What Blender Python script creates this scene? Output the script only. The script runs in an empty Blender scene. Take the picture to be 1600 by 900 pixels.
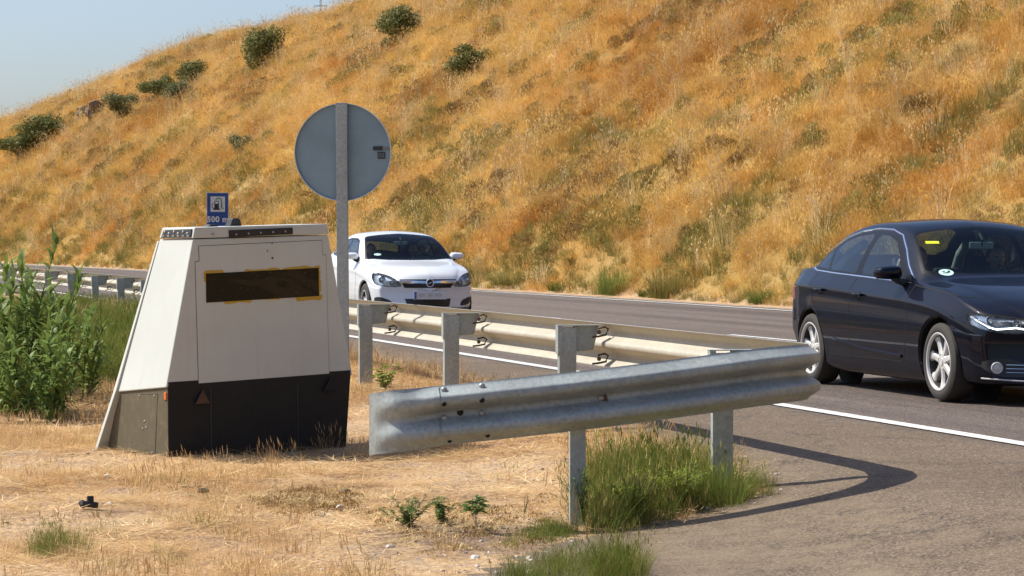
import bpy, bmesh, math, random
import numpy as np
from mathutils import Vector, Matrix
from mathutils.bvhtree import BVHTree

PI = math.pi
random.seed(7)
S = bpy.context.scene

# ------------------------------------------------------------------ camera
FPX, EYE, HORIZON = 4036.0, 1.3, 378.0          # focal length in photo pixels, eye height, horizon row
cam_data = bpy.data.cameras.new('camera')
cam = bpy.data.objects.new('camera', cam_data)
S.collection.objects.link(cam)
S.camera = cam
cam.location = (0, 0, EYE)
cam.rotation_euler = (PI / 2, 0, 0)
cam_data.sensor_width = 36
cam_data.lens = FPX / 1600 * 36
cam_data.shift_y = -(450 - HORIZON) / 1600
cam_data.clip_start = .5
cam_data.clip_end = 6000
cam_data.dof.use_dof = True
cam_data.dof.focus_distance = 18.0
cam_data.dof.aperture_fstop = 20

# ------------------------------------------------------------------ daylight
SUN_EL = math.radians(51)
SUN_AZ = math.atan2(-.962, .272)                 # towards the sun: from the left, a little behind the scene
to_sun = Vector((math.sin(SUN_AZ) * math.cos(SUN_EL), math.cos(SUN_AZ) * math.cos(SUN_EL), math.sin(SUN_EL)))
W = bpy.data.worlds.new('World')
S.world = W
W.use_nodes = True
wn, wl = W.node_tree.nodes, W.node_tree.links
sky = wn.new('ShaderNodeTexSky')
sky.sky_type = 'NISHITA'
sky.sun_disc = False
sky.sun_elevation = SUN_EL
sky.sun_rotation = SUN_AZ
sky.air_density = 1.0
sky.dust_density = 2.2
sky.ozone_density = 4.0
tintn = wn.new('ShaderNodeMix')                  # white balance of the camera
tintn.data_type = 'RGBA'
tintn.blend_type = 'MULTIPLY'
tintn.inputs[0].default_value = 1
tintn.inputs[7].default_value = (1.0, .985, 1.03, 1)
wl.new(sky.outputs[0], tintn.inputs[6])
wl.new(tintn.outputs[2], wn['Background'].inputs[0])
wn['Background'].inputs[1].default_value = .110
sun_data = bpy.data.lights.new('sun', 'SUN')
sun_data.energy = 4.5
sun_data.angle = math.radians(.53)
sun_data.color = (1, .96, .86)
sun = bpy.data.objects.new('sun', sun_data)
S.collection.objects.link(sun)
sun.rotation_euler = to_sun.to_track_quat('Z', 'Y').to_euler()
S.view_settings.view_transform = 'Standard'
S.view_settings.look = 'None'
S.view_settings.exposure = .58
S.view_settings.gamma = 1
S.cycles.max_bounces = 8
S.cycles.transparent_max_bounces = 16
S.cycles.caustics_reflective = False
S.cycles.caustics_refractive = False

# ------------------------------------------------------------------ helpers
C = S.collection


def tag(o, label=None, cat=None, group=None, kind=None):
    if label: o['label'] = label
    if cat: o['category'] = cat
    if group: o['group'] = group
    if kind: o['kind'] = kind
    return o


def thing(name, label, cat, loc=(0, 0, 0), rz=0, group=None):
    o = bpy.data.objects.new(name, None)
    o.empty_display_size = .2
    C.objects.link(o)
    o.location = loc
    o.rotation_euler = (0, 0, rz)
    return tag(o, label, cat, group)


def link_mesh(name, me, mats, parent=None):
    o = bpy.data.objects.new(name, me)
    C.objects.link(o)
    if mats is not None:
        for m in (mats if isinstance(mats, (list, tuple)) else [mats]):
            me.materials.append(m)
    if parent is not None: o.parent = parent
    return o


def mesh_from(verts, faces, smooth=False):
    me = bpy.data.meshes.new('m')
    me.from_pydata([tuple(map(float, v)) for v in verts], [], faces)
    me.validate()
    if smooth: me.polygons.foreach_set('use_smooth', [True] * len(me.polygons))
    return me


def obj(name, bm, mats, parent=None, smooth=False, bevel=0, seg=2, angle=.6):
    me = bpy.data.meshes.new(name)
    bm.normal_update()
    bm.to_mesh(me)
    bm.free()
    if smooth:
        me.polygons.foreach_set('use_smooth', [True] * len(me.polygons))
        if smooth != 'all': me.set_sharp_from_angle(angle=smooth if isinstance(smooth, float) else .7)
    o = link_mesh(name, me, mats, parent)
    if bevel:
        b = o.modifiers.new('bevel', 'BEVEL')
        b.width = bevel
        b.segments = seg
        b.limit_method = 'ANGLE'
        b.angle_limit = angle
        b.harden_normals = False
    return o


def add_box(bm, c, s, rot=None, mi=0):
    m = Matrix.Translation(c) @ (rot.to_4x4() if rot is not None else Matrix.Identity(4)) @ Matrix.Diagonal((s[0], s[1], s[2], 1))
    r = bmesh.ops.create_cube(bm, size=1, matrix=m)
    for f in {f for v in r['verts'] for f in v.link_faces}: f.material_index = mi
    return r['verts']


def add_cyl(bm, a, b, r0, r1=None, n=16, mi=0, caps=True):
    a, b = Vector(a), Vector(b)
    d = b - a
    q = d.to_track_quat('Z', 'Y')
    m = Matrix.Translation((a + b) / 2) @ q.to_matrix().to_4x4()
    r = bmesh.ops.create_cone(bm, cap_ends=caps, segments=n, radius1=r0, radius2=r0 if r1 is None else r1, depth=d.length, matrix=m)
    for f in {f for v in r['verts'] for f in v.link_faces}: f.material_index = mi
    return r['verts']


def add_sphere(bm, c, s, u=16, v=10, mi=0):
    m = Matrix.Translation(c) @ Matrix.Diagonal((s[0], s[1], s[2], 1))
    r = bmesh.ops.create_uvsphere(bm, u_segments=u, v_segments=v, radius=1, matrix=m)
    for f in {f for v_ in r['verts'] for f in v_.link_faces}: f.material_index = mi
    return r['verts']


def add_prism(bm, pts, axis_fn, t0, t1, mi=0):
    """closed outline pts (2D) extruded between t0 and t1; axis_fn(p, t) -> 3D"""
    a = [bm.verts.new(axis_fn(p, t0)) for p in pts]
    b = [bm.verts.new(axis_fn(p, t1)) for p in pts]
    n = len(pts)
    fs = [bm.faces.new(a[::-1]), bm.faces.new(b)]
    for i in range(n):
        fs.append(bm.faces.new((a[i], a[(i + 1) % n], b[(i + 1) % n], b[i])))
    for f in fs: f.material_index = mi
    bmesh.ops.recalc_face_normals(bm, faces=fs)


def add_tube(bm, pts, r, n=8, mi=0):
    pts = [Vector(p) for p in pts]
    rings = []
    for i, p in enumerate(pts):
        d = (pts[min(i + 1, len(pts) - 1)] - pts[max(i - 1, 0)]).normalized()
        up = Vector((0, 0, 1)) if abs(d.z) < .95 else Vector((1, 0, 0))
        a = d.cross(up).normalized()
        b = a.cross(d)
        rr = r[i] if isinstance(r, (list, tuple)) else r
        rings.append([bm.verts.new(p + (a * math.cos(t) + b * math.sin(t)) * rr) for t in [2 * PI * k / n for k in range(n)]])
    for i in range(len(rings) - 1):
        for k in range(n):
            f = bm.faces.new((rings[i][k], rings[i][(k + 1) % n], rings[i + 1][(k + 1) % n], rings[i + 1][k]))
            f.material_index = mi
    for ring in (rings[0][::-1], rings[-1]):
        f = bm.faces.new(ring)
        f.material_index = mi


def add_lathe(bm, prof, n=48, axis='y', c=(0, 0, 0), mi=0, closed=False):
    """prof: (radius, offset along axis)"""
    rings = []
    for k in range(n):
        t = 2 * PI * k / n
        ring = []
        for r, h in prof:
            if axis == 'y': p = (c[0] + r * math.cos(t), c[1] + h, c[2] + r * math.sin(t))
            else: p = (c[0] + r * math.cos(t), c[1] + r * math.sin(t), c[2] + h)
            ring.append(bm.verts.new(p))
        rings.append(ring)
    m = len(prof)
    for k in range(n):
        A, B = rings[k], rings[(k + 1) % n]
        for j in range(m if closed else m - 1):
            f = bm.faces.new((A[j], A[(j + 1) % m], B[(j + 1) % m], B[j]))
            f.material_index = mi
    bmesh.ops.remove_doubles(bm, verts=[v for r_ in rings for v in r_], dist=1e-5)


# ------------------------------------------------------------------ materials
class NT:
    def __init__(s, name):
        s.m = bpy.data.materials.new(name)
        s.m.use_nodes = True
        s.t = s.m.node_tree
        s.n, s.l = s.t.nodes, s.t.links
        s.b = s.n['Principled BSDF']
        s.out = s.n['Material Output']

    def node(s, t, **k):
        nd = s.n.new(t)
        for a, v in k.items(): setattr(nd, a, v)
        return nd

    def link(s, a, b): s.l.new(a, b)

    def pos(s):
        return s.node('ShaderNodeNewGeometry').outputs['Position']

    def objc(s):
        return s.node('ShaderNodeTexCoord').outputs['Object']

    def noise(s, vec, scale, detail=4, rough=.55, dist=0, out='Fac'):
        nd = s.node('ShaderNodeTexNoise')
        nd.inputs['Scale'].default_value = scale
        nd.inputs['Detail'].default_value = detail
        nd.inputs['Roughness'].default_value = rough
        nd.inputs['Distortion'].default_value = dist
        s.link(vec, nd.inputs['Vector'])
        return nd.outputs[out]

    def scalev(s, vec, sc):
        nd = s.node('ShaderNodeMapping')
        nd.inputs['Scale'].default_value = sc
        s.link(vec, nd.inputs['Vector'])
        return nd.outputs[0]

    def ramp(s, fac, stops, interp='LINEAR'):
        nd = s.node('ShaderNodeValToRGB')
        cr = nd.color_ramp
        cr.interpolation = interp
        while len(cr.elements) < len(stops): cr.elements.new(.5)
        for e, (p, c) in zip(cr.elements, stops):
            e.position = p
            e.color = (*c, 1) if isinstance(c, (tuple, list)) else (c, c, c, 1)
        s.link(fac, nd.inputs[0])
        return nd.outputs[0]

    def mix(s, fac, a, b, mode='MIX'):
        nd = s.node('ShaderNodeMix', data_type='RGBA', blend_type=mode)
        for sock, v in ((nd.inputs[0], fac), (nd.inputs[6], a), (nd.inputs[7], b)):
            if hasattr(v, 'is_output'): s.link(v, sock)
            elif isinstance(v, (tuple, list)): sock.default_value = (*v, 1)
            else: sock.default_value = v if sock.name == 'Factor' else (v, v, v, 1)
        return nd.outputs[2]

    def math(s, op, a, b=0, clamp=False):
        nd = s.node('ShaderNodeMath', operation=op, use_clamp=clamp)
        for sock, v in ((nd.inputs[0], a), (nd.inputs[1], b)):
            if hasattr(v, 'is_output'): s.link(v, sock)
            else: sock.default_value = v
        return nd.outputs[0]

    def bump(s, h, strength=.3, dist=.01, normal=None):
        nd = s.node('ShaderNodeBump')
        nd.inputs['Strength'].default_value = strength
        nd.inputs['Distance'].default_value = dist
        s.link(h, nd.inputs['Height'])
        if normal: s.link(normal, nd.inputs['Normal'])
        return nd.outputs[0]

    def set(s, **k):
        for a, v in k.items():
            sock = s.b.inputs[a.replace('_', ' ')]
            if hasattr(v, 'is_output'): s.link(v, sock)
            elif isinstance(v, (tuple, list)): sock.default_value = (*v, 1)
            else: sock.default_value = v
        return s.m


def plain(name, col, rough=.5, metal=0, coat=0, bump=0, bscale=60, var=.12, vscale=3, **k):
    t = NT(name)
    p = t.objc()
    n = t.noise(p, vscale, 5)
    c = t.mix(t.ramp(n, [(.3, 0.0), (.7, 1.0)]), tuple(x * (1 - var) for x in col), tuple(min(1, x * (1 + var)) for x in col))
    t.set(Base_Color=c, Metallic=metal, Coat_Weight=coat, Coat_Roughness=.03, **k)
    t.set(Roughness=t.math('ADD', t.math('MULTIPLY', t.noise(p, vscale * 4, 4), .16), rough - .08, True))
    if bump: t.set(Normal=t.bump(t.noise(p, bscale, 4), bump, .004))
    return t.m


def glass_mat(name, tint, refl=.5, rough=.02):
    """window glass: see-through with a tint, mirror-like at grazing angles"""
    t = NT(name)
    tr = t.node('ShaderNodeBsdfTransparent')
    tr.inputs[0].default_value = (*tint, 1)
    gl = t.node('ShaderNodeBsdfGlossy')
    gl.inputs['Roughness'].default_value = rough
    gl.inputs['Color'].default_value = (.9, .95, 1, 1)
    fr = t.node('ShaderNodeFresnel')
    fr.inputs[0].default_value = 1.5
    mx = t.node('ShaderNodeMixShader')
    t.link(t.math('MULTIPLY', fr.outputs[0], refl, True), mx.inputs[0])
    t.link(tr.outputs[0], mx.inputs[1])
    t.link(gl.outputs[0], mx.inputs[2])
    t.link(mx.outputs[0], t.out.inputs[0])
    return t.m


def emit_mat(name, col, e):
    t = NT(name)
    t.set(Base_Color=col, Emission_Color=col, Emission_Strength=e, Roughness=.3)
    return t.m


# ------------------------------------------------------------------ road curve and ground shape
RW = 10.9                                        # between the two edge lines


def Nx(D): return 7.886 - .2736 * D - .000336 * D * D


def dN(D): return -.2736 - .000672 * D


def du_to_xy(D, u):
    D = np.asarray(D, float); u = np.asarray(u, float)
    k = np.sqrt(1 + dN(D) ** 2)
    return Nx(D) + u / k, D - u * dN(D) / k


def xy_to_du(x, y):
    x = np.asarray(x, float); y = np.asarray(y, float)
    D = y.copy() if y.shape else float(y)
    for _ in range(12):
        # distance along the tangent must vanish
        k = np.sqrt(1 + dN(D) ** 2)
        along = ((x - Nx(D)) * dN(D) + (y - D)) / k
        D = D + along / k
    k = np.sqrt(1 + dN(D) ** 2)
    u = ((x - Nx(D)) * 1 - (y - D) * dN(D)) / k
    return D, u


_rs = np.random.RandomState(3)
_lat = _rs.rand(256, 256)


def vnoise(x, y):
    x = np.asarray(x, float); y = np.asarray(y, float)
    xi = np.floor(x).astype(int); yi = np.floor(y).astype(int)
    fx = x - xi; fy = y - yi
    fx = fx * fx * (3 - 2 * fx); fy = fy * fy * (3 - 2 * fy)
    a = _lat[xi % 256, yi % 256]; b = _lat[(xi + 1) % 256, yi % 256]
    c = _lat[xi % 256, (yi + 1) % 256]; d = _lat[(xi + 1) % 256, (yi + 1) % 256]
    return (a * (1 - fx) + b * fx) * (1 - fy) + (c * (1 - fx) + d * fx) * fy


def fbm(x, y, o=4):
    s = 0; a = .5; t = 0
    for i in range(o):
        s = s + a * vnoise(x * 2 ** i + 17 * i, y * 2 ** i + 31 * i); t += a; a *= .5
    return s / t


def sstep(a, b, x):
    t = np.clip((x - a) / (b - a), 0, 1)
    return t * t * (3 - 2 * t)


# ridge height along the road, from the skyline of the photograph
RIDGE_D = np.array([-60, 60, 100, 130, 150, 170, 190, 210, 235, 270, 320, 400.])
RIDGE_H = np.array([16.0, 16.4, 16.7, 17.1, 17.7, 18.2, 18.8, 19.0, 14.2, 8.6, 3.6, 0.1])


def hill(D, v):
    H = np.interp(D, RIDGE_D, RIDGE_H)
    v = np.maximum(v, 0)
    s = .80
    t = v * s / H
    prof = H * np.tanh(t + .35 * t ** 3)
    amp = sstep(1.0, 5, v)
    b = (fbm(D / 7, v / 5) - .5) * 1.3 + (fbm(D / 1.9 + 9, v / 1.3 + 5, 3) - .5) * .75
    # broad gullies running down the slope and a rock ledge near the far end
    b = b + .35 * np.sin(D / 6.5 + .12 * v) * sstep(4, 12, v)
    led = 0
    # little verge before the slope starts
    return prof * sstep(-.2, 1.6, v) + amp * b * .8 + led


def edge_u(D):
    """where the asphalt ends on the near side"""
    return np.interp(D, [4, 9, 12.0, 12.93, 13.56, 14.10, 14.34, 14.46, 14.62, 14.9, 15.9, 17.3, 19.1, 20.7, 24, 28, 60, 400],
                     [-14, -9, -5.6, -4.70, -4.20, -3.75, -3.35, -3.0, -2.62, -2.40, -2.25, -2.1, -1.96, -1.8, -1.45, -1.35, -1.1, -1.1])


def ground_z(D, u, x=None, y=None):
    D = np.asarray(D, float); u = np.asarray(u, float)
    z = -.2 * sstep(1.5, 3.7, -u)
    z = z - .012 * np.maximum(-u - 6, 0)
    # roughness of the verge, none under the asphalt
    rough = sstep(.15, .8, edge_u(D) - u)
    X, Y = du_to_xy(D, u)
    z = z + rough * ((fbm(X * 1.1, Y * 1.1) - .5) * .09 + (fbm(X * 5, Y * 5, 3) - .5) * .035)
    z = z + (u > 0) * hill(D, u - RW - .9)
    return z


def gz(x, y):
    D, u = xy_to_du(x, y)
    return float(ground_z(D, u))


def G(px, py, lift=0):
    """point of the ground seen at photo pixel (px, py)"""
    dx, dz = (px - 800) / FPX, (HORIZON - py) / FPX
    Y = np.arange(8, 330, .05)
    D, u = xy_to_du(dx * Y, Y)
    below = (EYE + dz * Y) <= ground_z(D, u) + lift
    i = int(np.argmax(below)) if below.any() else len(Y) - 1
    y = float(Y[i])
    return Vector((dx * y, y, gz(dx * y, y)))


def P(px, py, y):
    """point at photo pixel (px, py), y metres away"""
    return Vector(((px - 800) / FPX * y, y, EYE + (HORIZON - py) / FPX * y))
# ================================================================== materials of the land
def patch_color(t, p, stops_scale=1.0):
    """dry-grass colour that drifts over the hillside: gold, orange brown, greenish"""
    n1 = t.noise(t.scalev(p, (.16, .16, .3)), 1.0, 5, .6)
    n2 = t.noise(t.scalev(p, (.5, .5, .9)), 1.0, 4, .6, 0)
    n3 = t.noise(t.scalev(p, (.11, .11, .2)), 1.6, 4, .65)
    gold = t.mix(t.ramp(n2, [(.3, 0.), (.7, 1.)]), (.86, .55, .145), (.94, .71, .27))
    rust = t.mix(t.ramp(n2, [(.3, 0.), (.7, 1.)]), (.66, .31, .060), (.80, .45, .115))
    green = t.mix(t.ramp(n2, [(.3, 0.), (.7, 1.)]), (.40, .36, .080), (.60, .49, .13))
    c = t.mix(t.ramp(n1, [(.46, 0.), (.62, .85)]), gold, rust)
    c = t.mix(t.ramp(n3, [(.57, 0.), (.70, .50)]), c, green)
    c = t.mix(1, c, t.ramp(t.noise(t.scalev(p, (.07, .07, .16)), 1.0, 5, .65), [(.36, (.80, .73, .68)), (.50, (1., 1., 1.)), (.66, (1.08, 1.04, 1.05))]), 'MULTIPLY')
    return c


def grass_mat(name, kind):
    t = NT(name)
    p = t.pos()
    rnd = t.node('ShaderNodeObjectInfo').outputs['Random']
    if kind == 'dry': c = patch_color(t, p)
    elif kind == 'brown': c = t.mix(t.noise(p, .8, 3), (.25, .15, .055), (.42, .28, .11))
    elif kind == 'olive': c = t.mix(t.noise(p, 1.2, 3), (.19, .18, .045), (.42, .36, .11))
    elif kind == 'green': c = t.mix(t.noise(p, 1.5, 3), (.10, .17, .02), (.22, .27, .05))
    elif kind == 'pale': c = t.mix(t.noise(p, 1.1, 4), (.84, .62, .28), (.94, .80, .54))
    elif kind == 'straw': c = t.mix(t.noise(p, 2.2, 4), (.70, .42, .17), (.86, .64, .37))
    c = t.mix(rnd, t.mix(1, c, (.58, .53, .47), 'MULTIPLY'), t.mix(.08, c, (.90, .74, .42)))
    tr = t.node('ShaderNodeBsdfTranslucent')
    df = t.node('ShaderNodeBsdfDiffuse')
    t.link(c, tr.inputs[0])
    t.link(c, df.inputs[0])
    mx = t.node('ShaderNodeMixShader')
    mx.inputs[0].default_value = .32
    t.link(df.outputs[0], mx.inputs[1])
    t.link(tr.outputs[0], mx.inputs[2])
    t.link(mx.outputs[0], t.out.inputs[0])
    return t.m


M = {}
for k in ('dry', 'brown', 'olive', 'green', 'straw', 'pale'): M[k] = grass_mat('grass_' + k, k)

# ground: hillside soil with painted shade under the grass, straw-covered dirt on the verge
t = NT('ground')
p = t.pos()
hillc = t.mix(.72, patch_color(t, p), (.10, .052, .018))  # soil colour darkened so gaps between tufts look shadowed
n = t.noise(p, 1.3, 8, .65)
dirt = t.ramp(n, [(.30, (.20, .125, .075)), (.42, (.36, .23, .13)), (.54, (.50, .33, .17)), (.64, (.40, .28, .18)), (.74, (.30, .22, .16))])
nf = t.noise(p, 42, 5, .7)
dirt = t.mix(t.ramp(nf, [(.38, 1.), (.5, 0.)]), dirt, (.20, .135, .085))
dirt = t.mix(t.ramp(nf, [(.58, 0.), (.66, .8)]), dirt, (.70, .56, .38))
stones = t.node('ShaderNodeTexVoronoi')
stones.inputs['Scale'].default_value = 34
t.link(p, stones.inputs['Vector'])
dirt = t.mix(t.math('MULTIPLY', t.ramp(stones.outputs['Distance'], [(.12, 1.), (.3, 0.)]), t.ramp(t.noise(p, 2.3, 3), [(.5, 0.), (.62, .8)])), dirt, (.52, .46, .40))
sx = t.node('ShaderNodeSeparateXYZ')
t.link(p, sx.inputs[0])
hz = t.ramp(t.math('MULTIPLY', sx.outputs['Z'], 2.0), [(.05, 0.), (.5, 1.)])
for (cx__, cy__), (rx__, ry__) in (((-1.19, 15.05), (.60, .55)), ((-.26, 13.1), (.75, 1.1)), ((-4.1, 25.3), (1.3, 2.6))):
    mpn = t.node('ShaderNodeMapping', vector_type='POINT')
    mpn.inputs['Location'].default_value = (-cx__ / rx__, -cy__ / ry__, 0)
    mpn.inputs['Scale'].default_value = (1 / rx__, 1 / ry__, 0)
    t.link(p, mpn.inputs['Vector'])
    ln = t.node('ShaderNodeVectorMath', operation='LENGTH')
    t.link(mpn.outputs[0], ln.inputs[0])
    mk = t.ramp(t.math('ADD', ln.outputs['Value'], t.math('MULTIPLY', t.noise(p, 4, 4), 1.2)), [(.9, .85), (1.0, 0.)]) if False else t.math('MULTIPLY', t.math('SUBTRACT', 1.5, t.math('ADD', ln.outputs['Value'], t.math('MULTIPLY', t.noise(p, 5, 5, .7), 1.2)), True), 1.6, True)
    dirt = t.mix(mk, dirt, t.mix(t.ramp(nf, [(.4, 0.), (.6, 1.)]), (.10, .062, .038), (.30, .21, .14)))
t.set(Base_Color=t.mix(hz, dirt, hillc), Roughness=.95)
b1 = t.bump(t.noise(p, 9, 6, .65), .7, .05)
t.set(Normal=t.bump(nf, .8, .012, b1))
t.b.inputs['Specular IOR Level'].default_value = .15
M['ground'] = t.m

# asphalt: old, sun bleached, brownish, coarse aggregate, darker seams and tyre tracks
t = NT('asphalt')
uv = t.node('ShaderNodeUVMap')
uv.uv_map = 'road'
p = t.pos()
sp = t.node('ShaderNodeSeparateXYZ')
t.link(uv.outputs[0], sp.inputs[0])
uu, dd = sp.outputs['X'], sp.outputs['Y']            # metres across / along
big = t.noise(p, .55, 6, .6)
base = t.ramp(big, [(.3, (.105, .076, .050)), (.7, (.150, .110, .074))])
lane = t.ramp(t.math('MULTIPLY', t.math('ADD', uu, 3), .1), [(.27, 0.), (.31, 1.)])
trk = t.noise(t.scalev(uv.outputs[0], (1.6, .03, 1)), 1.0, 3)
lanec = t.mix(t.ramp(trk, [(.4, 0.), (.6, 1.)]), (.078, .061, .053), (.132, .104, .087))
c = t.mix(lane, base, t.mix(.12, lanec, base))
vor = t.node('ShaderNodeTexVoronoi')
vor.inputs['Scale'].default_value = 95
t.link(p, vor.inputs['Vector'])
agg = t.mix(1, vor.outputs['Color'], (1, 1, 1), 'MULTIPLY')
ag = t.node('ShaderNodeRGBToBW')
t.link(agg, ag.inputs[0])
c = t.mix(1, c, t.ramp(ag.outputs[0], [(.12, .38), (.35, .85), (.65, 1.1), (.85, 1.9)]), 'MULTIPLY')
nf = t.noise(p, 60, 5, .8)
c = t.mix(1, c, t.ramp(nf, [(.3, .55), (.5, 1.), (.7, 1.45)]), 'MULTIPLY')
# dust blown from the verge
dust = t.math('MULTIPLY', t.ramp(t.math('MULTIPLY', t.math('ADD', uu, 6), .1), [(.30, 1.), (.52, 0.)]), t.ramp(t.noise(p, 2.6, 6, .7), [(.40, 0.), (.66, .85)]))
c = t.mix(dust, c, (.21, .155, .10))
ck = t.node('ShaderNodeTexVoronoi', feature='DISTANCE_TO_EDGE')
ck.inputs['Scale'].default_value = .55
wv = t.node('ShaderNodeVectorMath', operation='ADD')
t.link(p, wv.inputs[0])
t.link(t.mix(1, t.noise(p, 1.4, 5, .7, 0, 'Color'), (1.3, 1.3, 1.3), 'MULTIPLY'), wv.inputs[1])
t.link(wv.outputs[0], ck.inputs['Vector'])
crack = t.math('MULTIPLY', t.ramp(ck.outputs['Distance'], [(0., 1.), (.010, 0.)]), t.ramp(t.noise(p, .35, 2), [(.44, 0.), (.52, .85)]))
c = t.mix(crack, c, (.035, .03, .027))
t.set(Base_Color=c, Roughness=.88)
t.b.inputs['Specular IOR Level'].default_value = .3
t.set(Normal=t.bump(t.math('ADD', t.math('MULTIPLY', vor.outputs['Distance'], .6), nf), .55, .006))
M['asphalt'] = t.m

t = NT('road_paint')
p = t.pos()
w = t.ramp(t.noise(p, 26, 6, .75), [(.38, (.26, .235, .20)), (.47, (.62, .61, .57))])
t.set(Base_Color=w, Roughness=.6, Normal=t.bump(t.noise(p, 70, 3), .3, .004))
M['paint'] = t.m
M['concrete'] = plain('concrete_strip', (.42, .38, .33), .9, bump=.4, bscale=40, vscale=1.2)

# ================================================================== land and road
Dg = np.concatenate([np.arange(-40, 6, 4), np.arange(6, 30, .12), np.arange(30, 70, .5), np.arange(70, 300, 1.2), np.arange(300, 420, 12)])
ug = np.concatenate([np.arange(-150, -30, 15), np.arange(-30, -9, 1.5), np.arange(-9, -1.2, .12), np.arange(-1.2, 11, .6), np.arange(11, 60, .5), np.arange(60, 200, 10)])


def sheet(name, Ds, us, zf, mats, lift=0, keep=None, uv=False):
    DD, UU = np.meshgrid(Ds, us, indexing='ij')
    X, Y = du_to_xy(DD, UU)
    Z = zf(DD, UU) + lift
    n0, n1 = DD.shape
    V = np.stack([X, Y, Z], -1).reshape(-1, 3)
    i, j = np.meshgrid(np.arange(n0 - 1), np.arange(n1 - 1), indexing='ij')
    a = (i * n1 + j).ravel()
    F = np.stack([a, a + 1, a + n1 + 1, a + n1], -1)
    if keep is not None:
        F = F[keep(DD, UU)[:-1, :-1].ravel()]
    me = bpy.data.meshes.new(name)
    me.from_pydata(V.tolist(), [], F.tolist())
    me.polygons.foreach_set('use_smooth', [True] * len(F))
    if uv:
        l = me.uv_layers.new(name='road')
        idx = np.zeros(len(me.loops), int)
        me.loops.foreach_get('vertex_index', idx)
        co = np.stack([UU.ravel()[idx], DD.ravel()[idx]], -1)
        l.data.foreach_set('uv', co.ravel())
    return link_mesh(name, me, mats)


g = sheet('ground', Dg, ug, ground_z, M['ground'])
tag(g, 'dry verge and straw coloured hillside ground beside the road', kind='structure')
# plain far ground all the way to the horizon, just below the modelled land
far = mesh_from([(-5000, -3000, -6), (5000, -3000, -6), (5000, 5600, -6), (-5000, 5600, -6)], [(0, 1, 2, 3)])
o = link_mesh('terrain', far, M['ground'])
tag(o, 'low dry plain beyond the hill', kind='structure')


def keep_road(D, U):
    X, Y = du_to_xy(D, U)
    e = edge_u(D) + (fbm(X * 1.6, Y * 1.6, 3) - .5) * .22 + (fbm(X * 7, Y * 7, 3) - .5) * .24
    return (U > e) & (U < RW + .75 + (fbm(D * .8, D * .3, 3) - .5) * .3)


Ds = np.concatenate([np.arange(5, 32, .045), np.arange(32, 120, .4), np.arange(120, 420, 2)])
us = np.concatenate([np.arange(-9, -4, .12), np.arange(-4, -.9, .045), np.arange(-.9, 11, .35), np.arange(11, 12.2, .12)])


def road_z(D, U):
    return np.maximum(ground_z(D, np.minimum(U, RW)), -9)


rd = sheet('road', Ds, us, road_z, M['asphalt'], lift=.003, keep=keep_road, uv=True)
tag(rd, 'grey brown asphalt road with worn aggregate', kind='structure')


def stripe(name, u0, u1, D0, D1, mat, lift=.011, step=.5):
    return sheet(name, np.arange(D0, D1 + .01, step), np.array([u0, (u0 + u1) / 2, u1]), road_z, mat, lift)


bmk = []
nl = stripe('edge_marking', -.075, .075, 4, 400, M['paint'])
tag(nl, 'white edge line on the near side of the road', kind='structure')
fl = stripe('edge_marking', RW - .07, RW + .08, 4, 400, M['paint'])
tag(fl, 'white edge line at the foot of the hillside', kind='structure')
st = stripe('gutter', RW + .34, RW + .44, 4, 400, M['concrete'], lift=.012)
tag(st, 'pale strip along the far border of the asphalt', kind='structure')
for k, D0 in enumerate(np.arange(6.4, 240, 12.5)):
    s_ = stripe('lane_marking', 5.15, 5.27, D0 - 1.9, D0 + 3.1, M['paint'])
    tag(s_, 'white dash of the lane line', kind='structure', group='dashes of the lane line')


# ================================================================== grass scattered as stuff
def blades(n, h, spread, width, lean=.35, seed=0, seedhead=0, segs=2, curl=.3, flat=False):
    r = np.random.RandomState(seed)
    V, F = [], []
    for i in range(n):
        a = r.uniform(0, 2 * PI); d = spread * math.sqrt(r.uniform(0, 1))
        x, y = d * math.cos(a), d * math.sin(a)
        hh = h * r.uniform(.45, 1.0)
        la = a + r.normal(0, .7)
        ln = lean * abs(r.normal(.5, .5)) * hh
        if flat: ln = hh * r.uniform(.9, 1.1); up = r.uniform(.0, .18)
        else: up = 1
        wa = r.uniform(0, PI)
        wx, wy = math.cos(wa) * width / 2, math.sin(wa) * width / 2
        base = len(V)
        for k in range(segs + 1):
            f = k / segs
            w = 1 - f * .9
            px = x + math.cos(la) * ln * (f if flat else f ** (1.3 + curl))
            py = y + math.sin(la) * ln * (f if flat else f ** (1.3 + curl))
            pz = (hh * up * f * (1 - .12 * f * ln / max(hh, .01))) if not flat else .004 + hh * up * f
            if k < segs: V += [(px - wx * w, py - wy * w, pz), (px + wx * w, py + wy * w, pz)]
            else: V.append((px, py, pz))
        for k in range(segs - 1):
            b = base + 2 * k
            F.append((b, b + 1, b + 3, b + 2))
        b = base + 2 * (segs - 1)
        F.append((b, b + 1, b + 2))
        if seedhead and r.rand() < seedhead:
            tx, ty, tz = V[-1]
            for q in range(3):
                b = len(V)
                sx_, sy_ = r.normal(0, .012, 2)
                zz = tz - .02 * q - .01
                V += [(tx + sx_, ty + sy_, zz), (tx + sx_ + width * 1.6, ty + sy_, zz + .02), (tx + sx_, ty + sy_ + width, zz + .055)]
                F.append((b, b + 1, b + 2))
    return V, F


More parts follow.
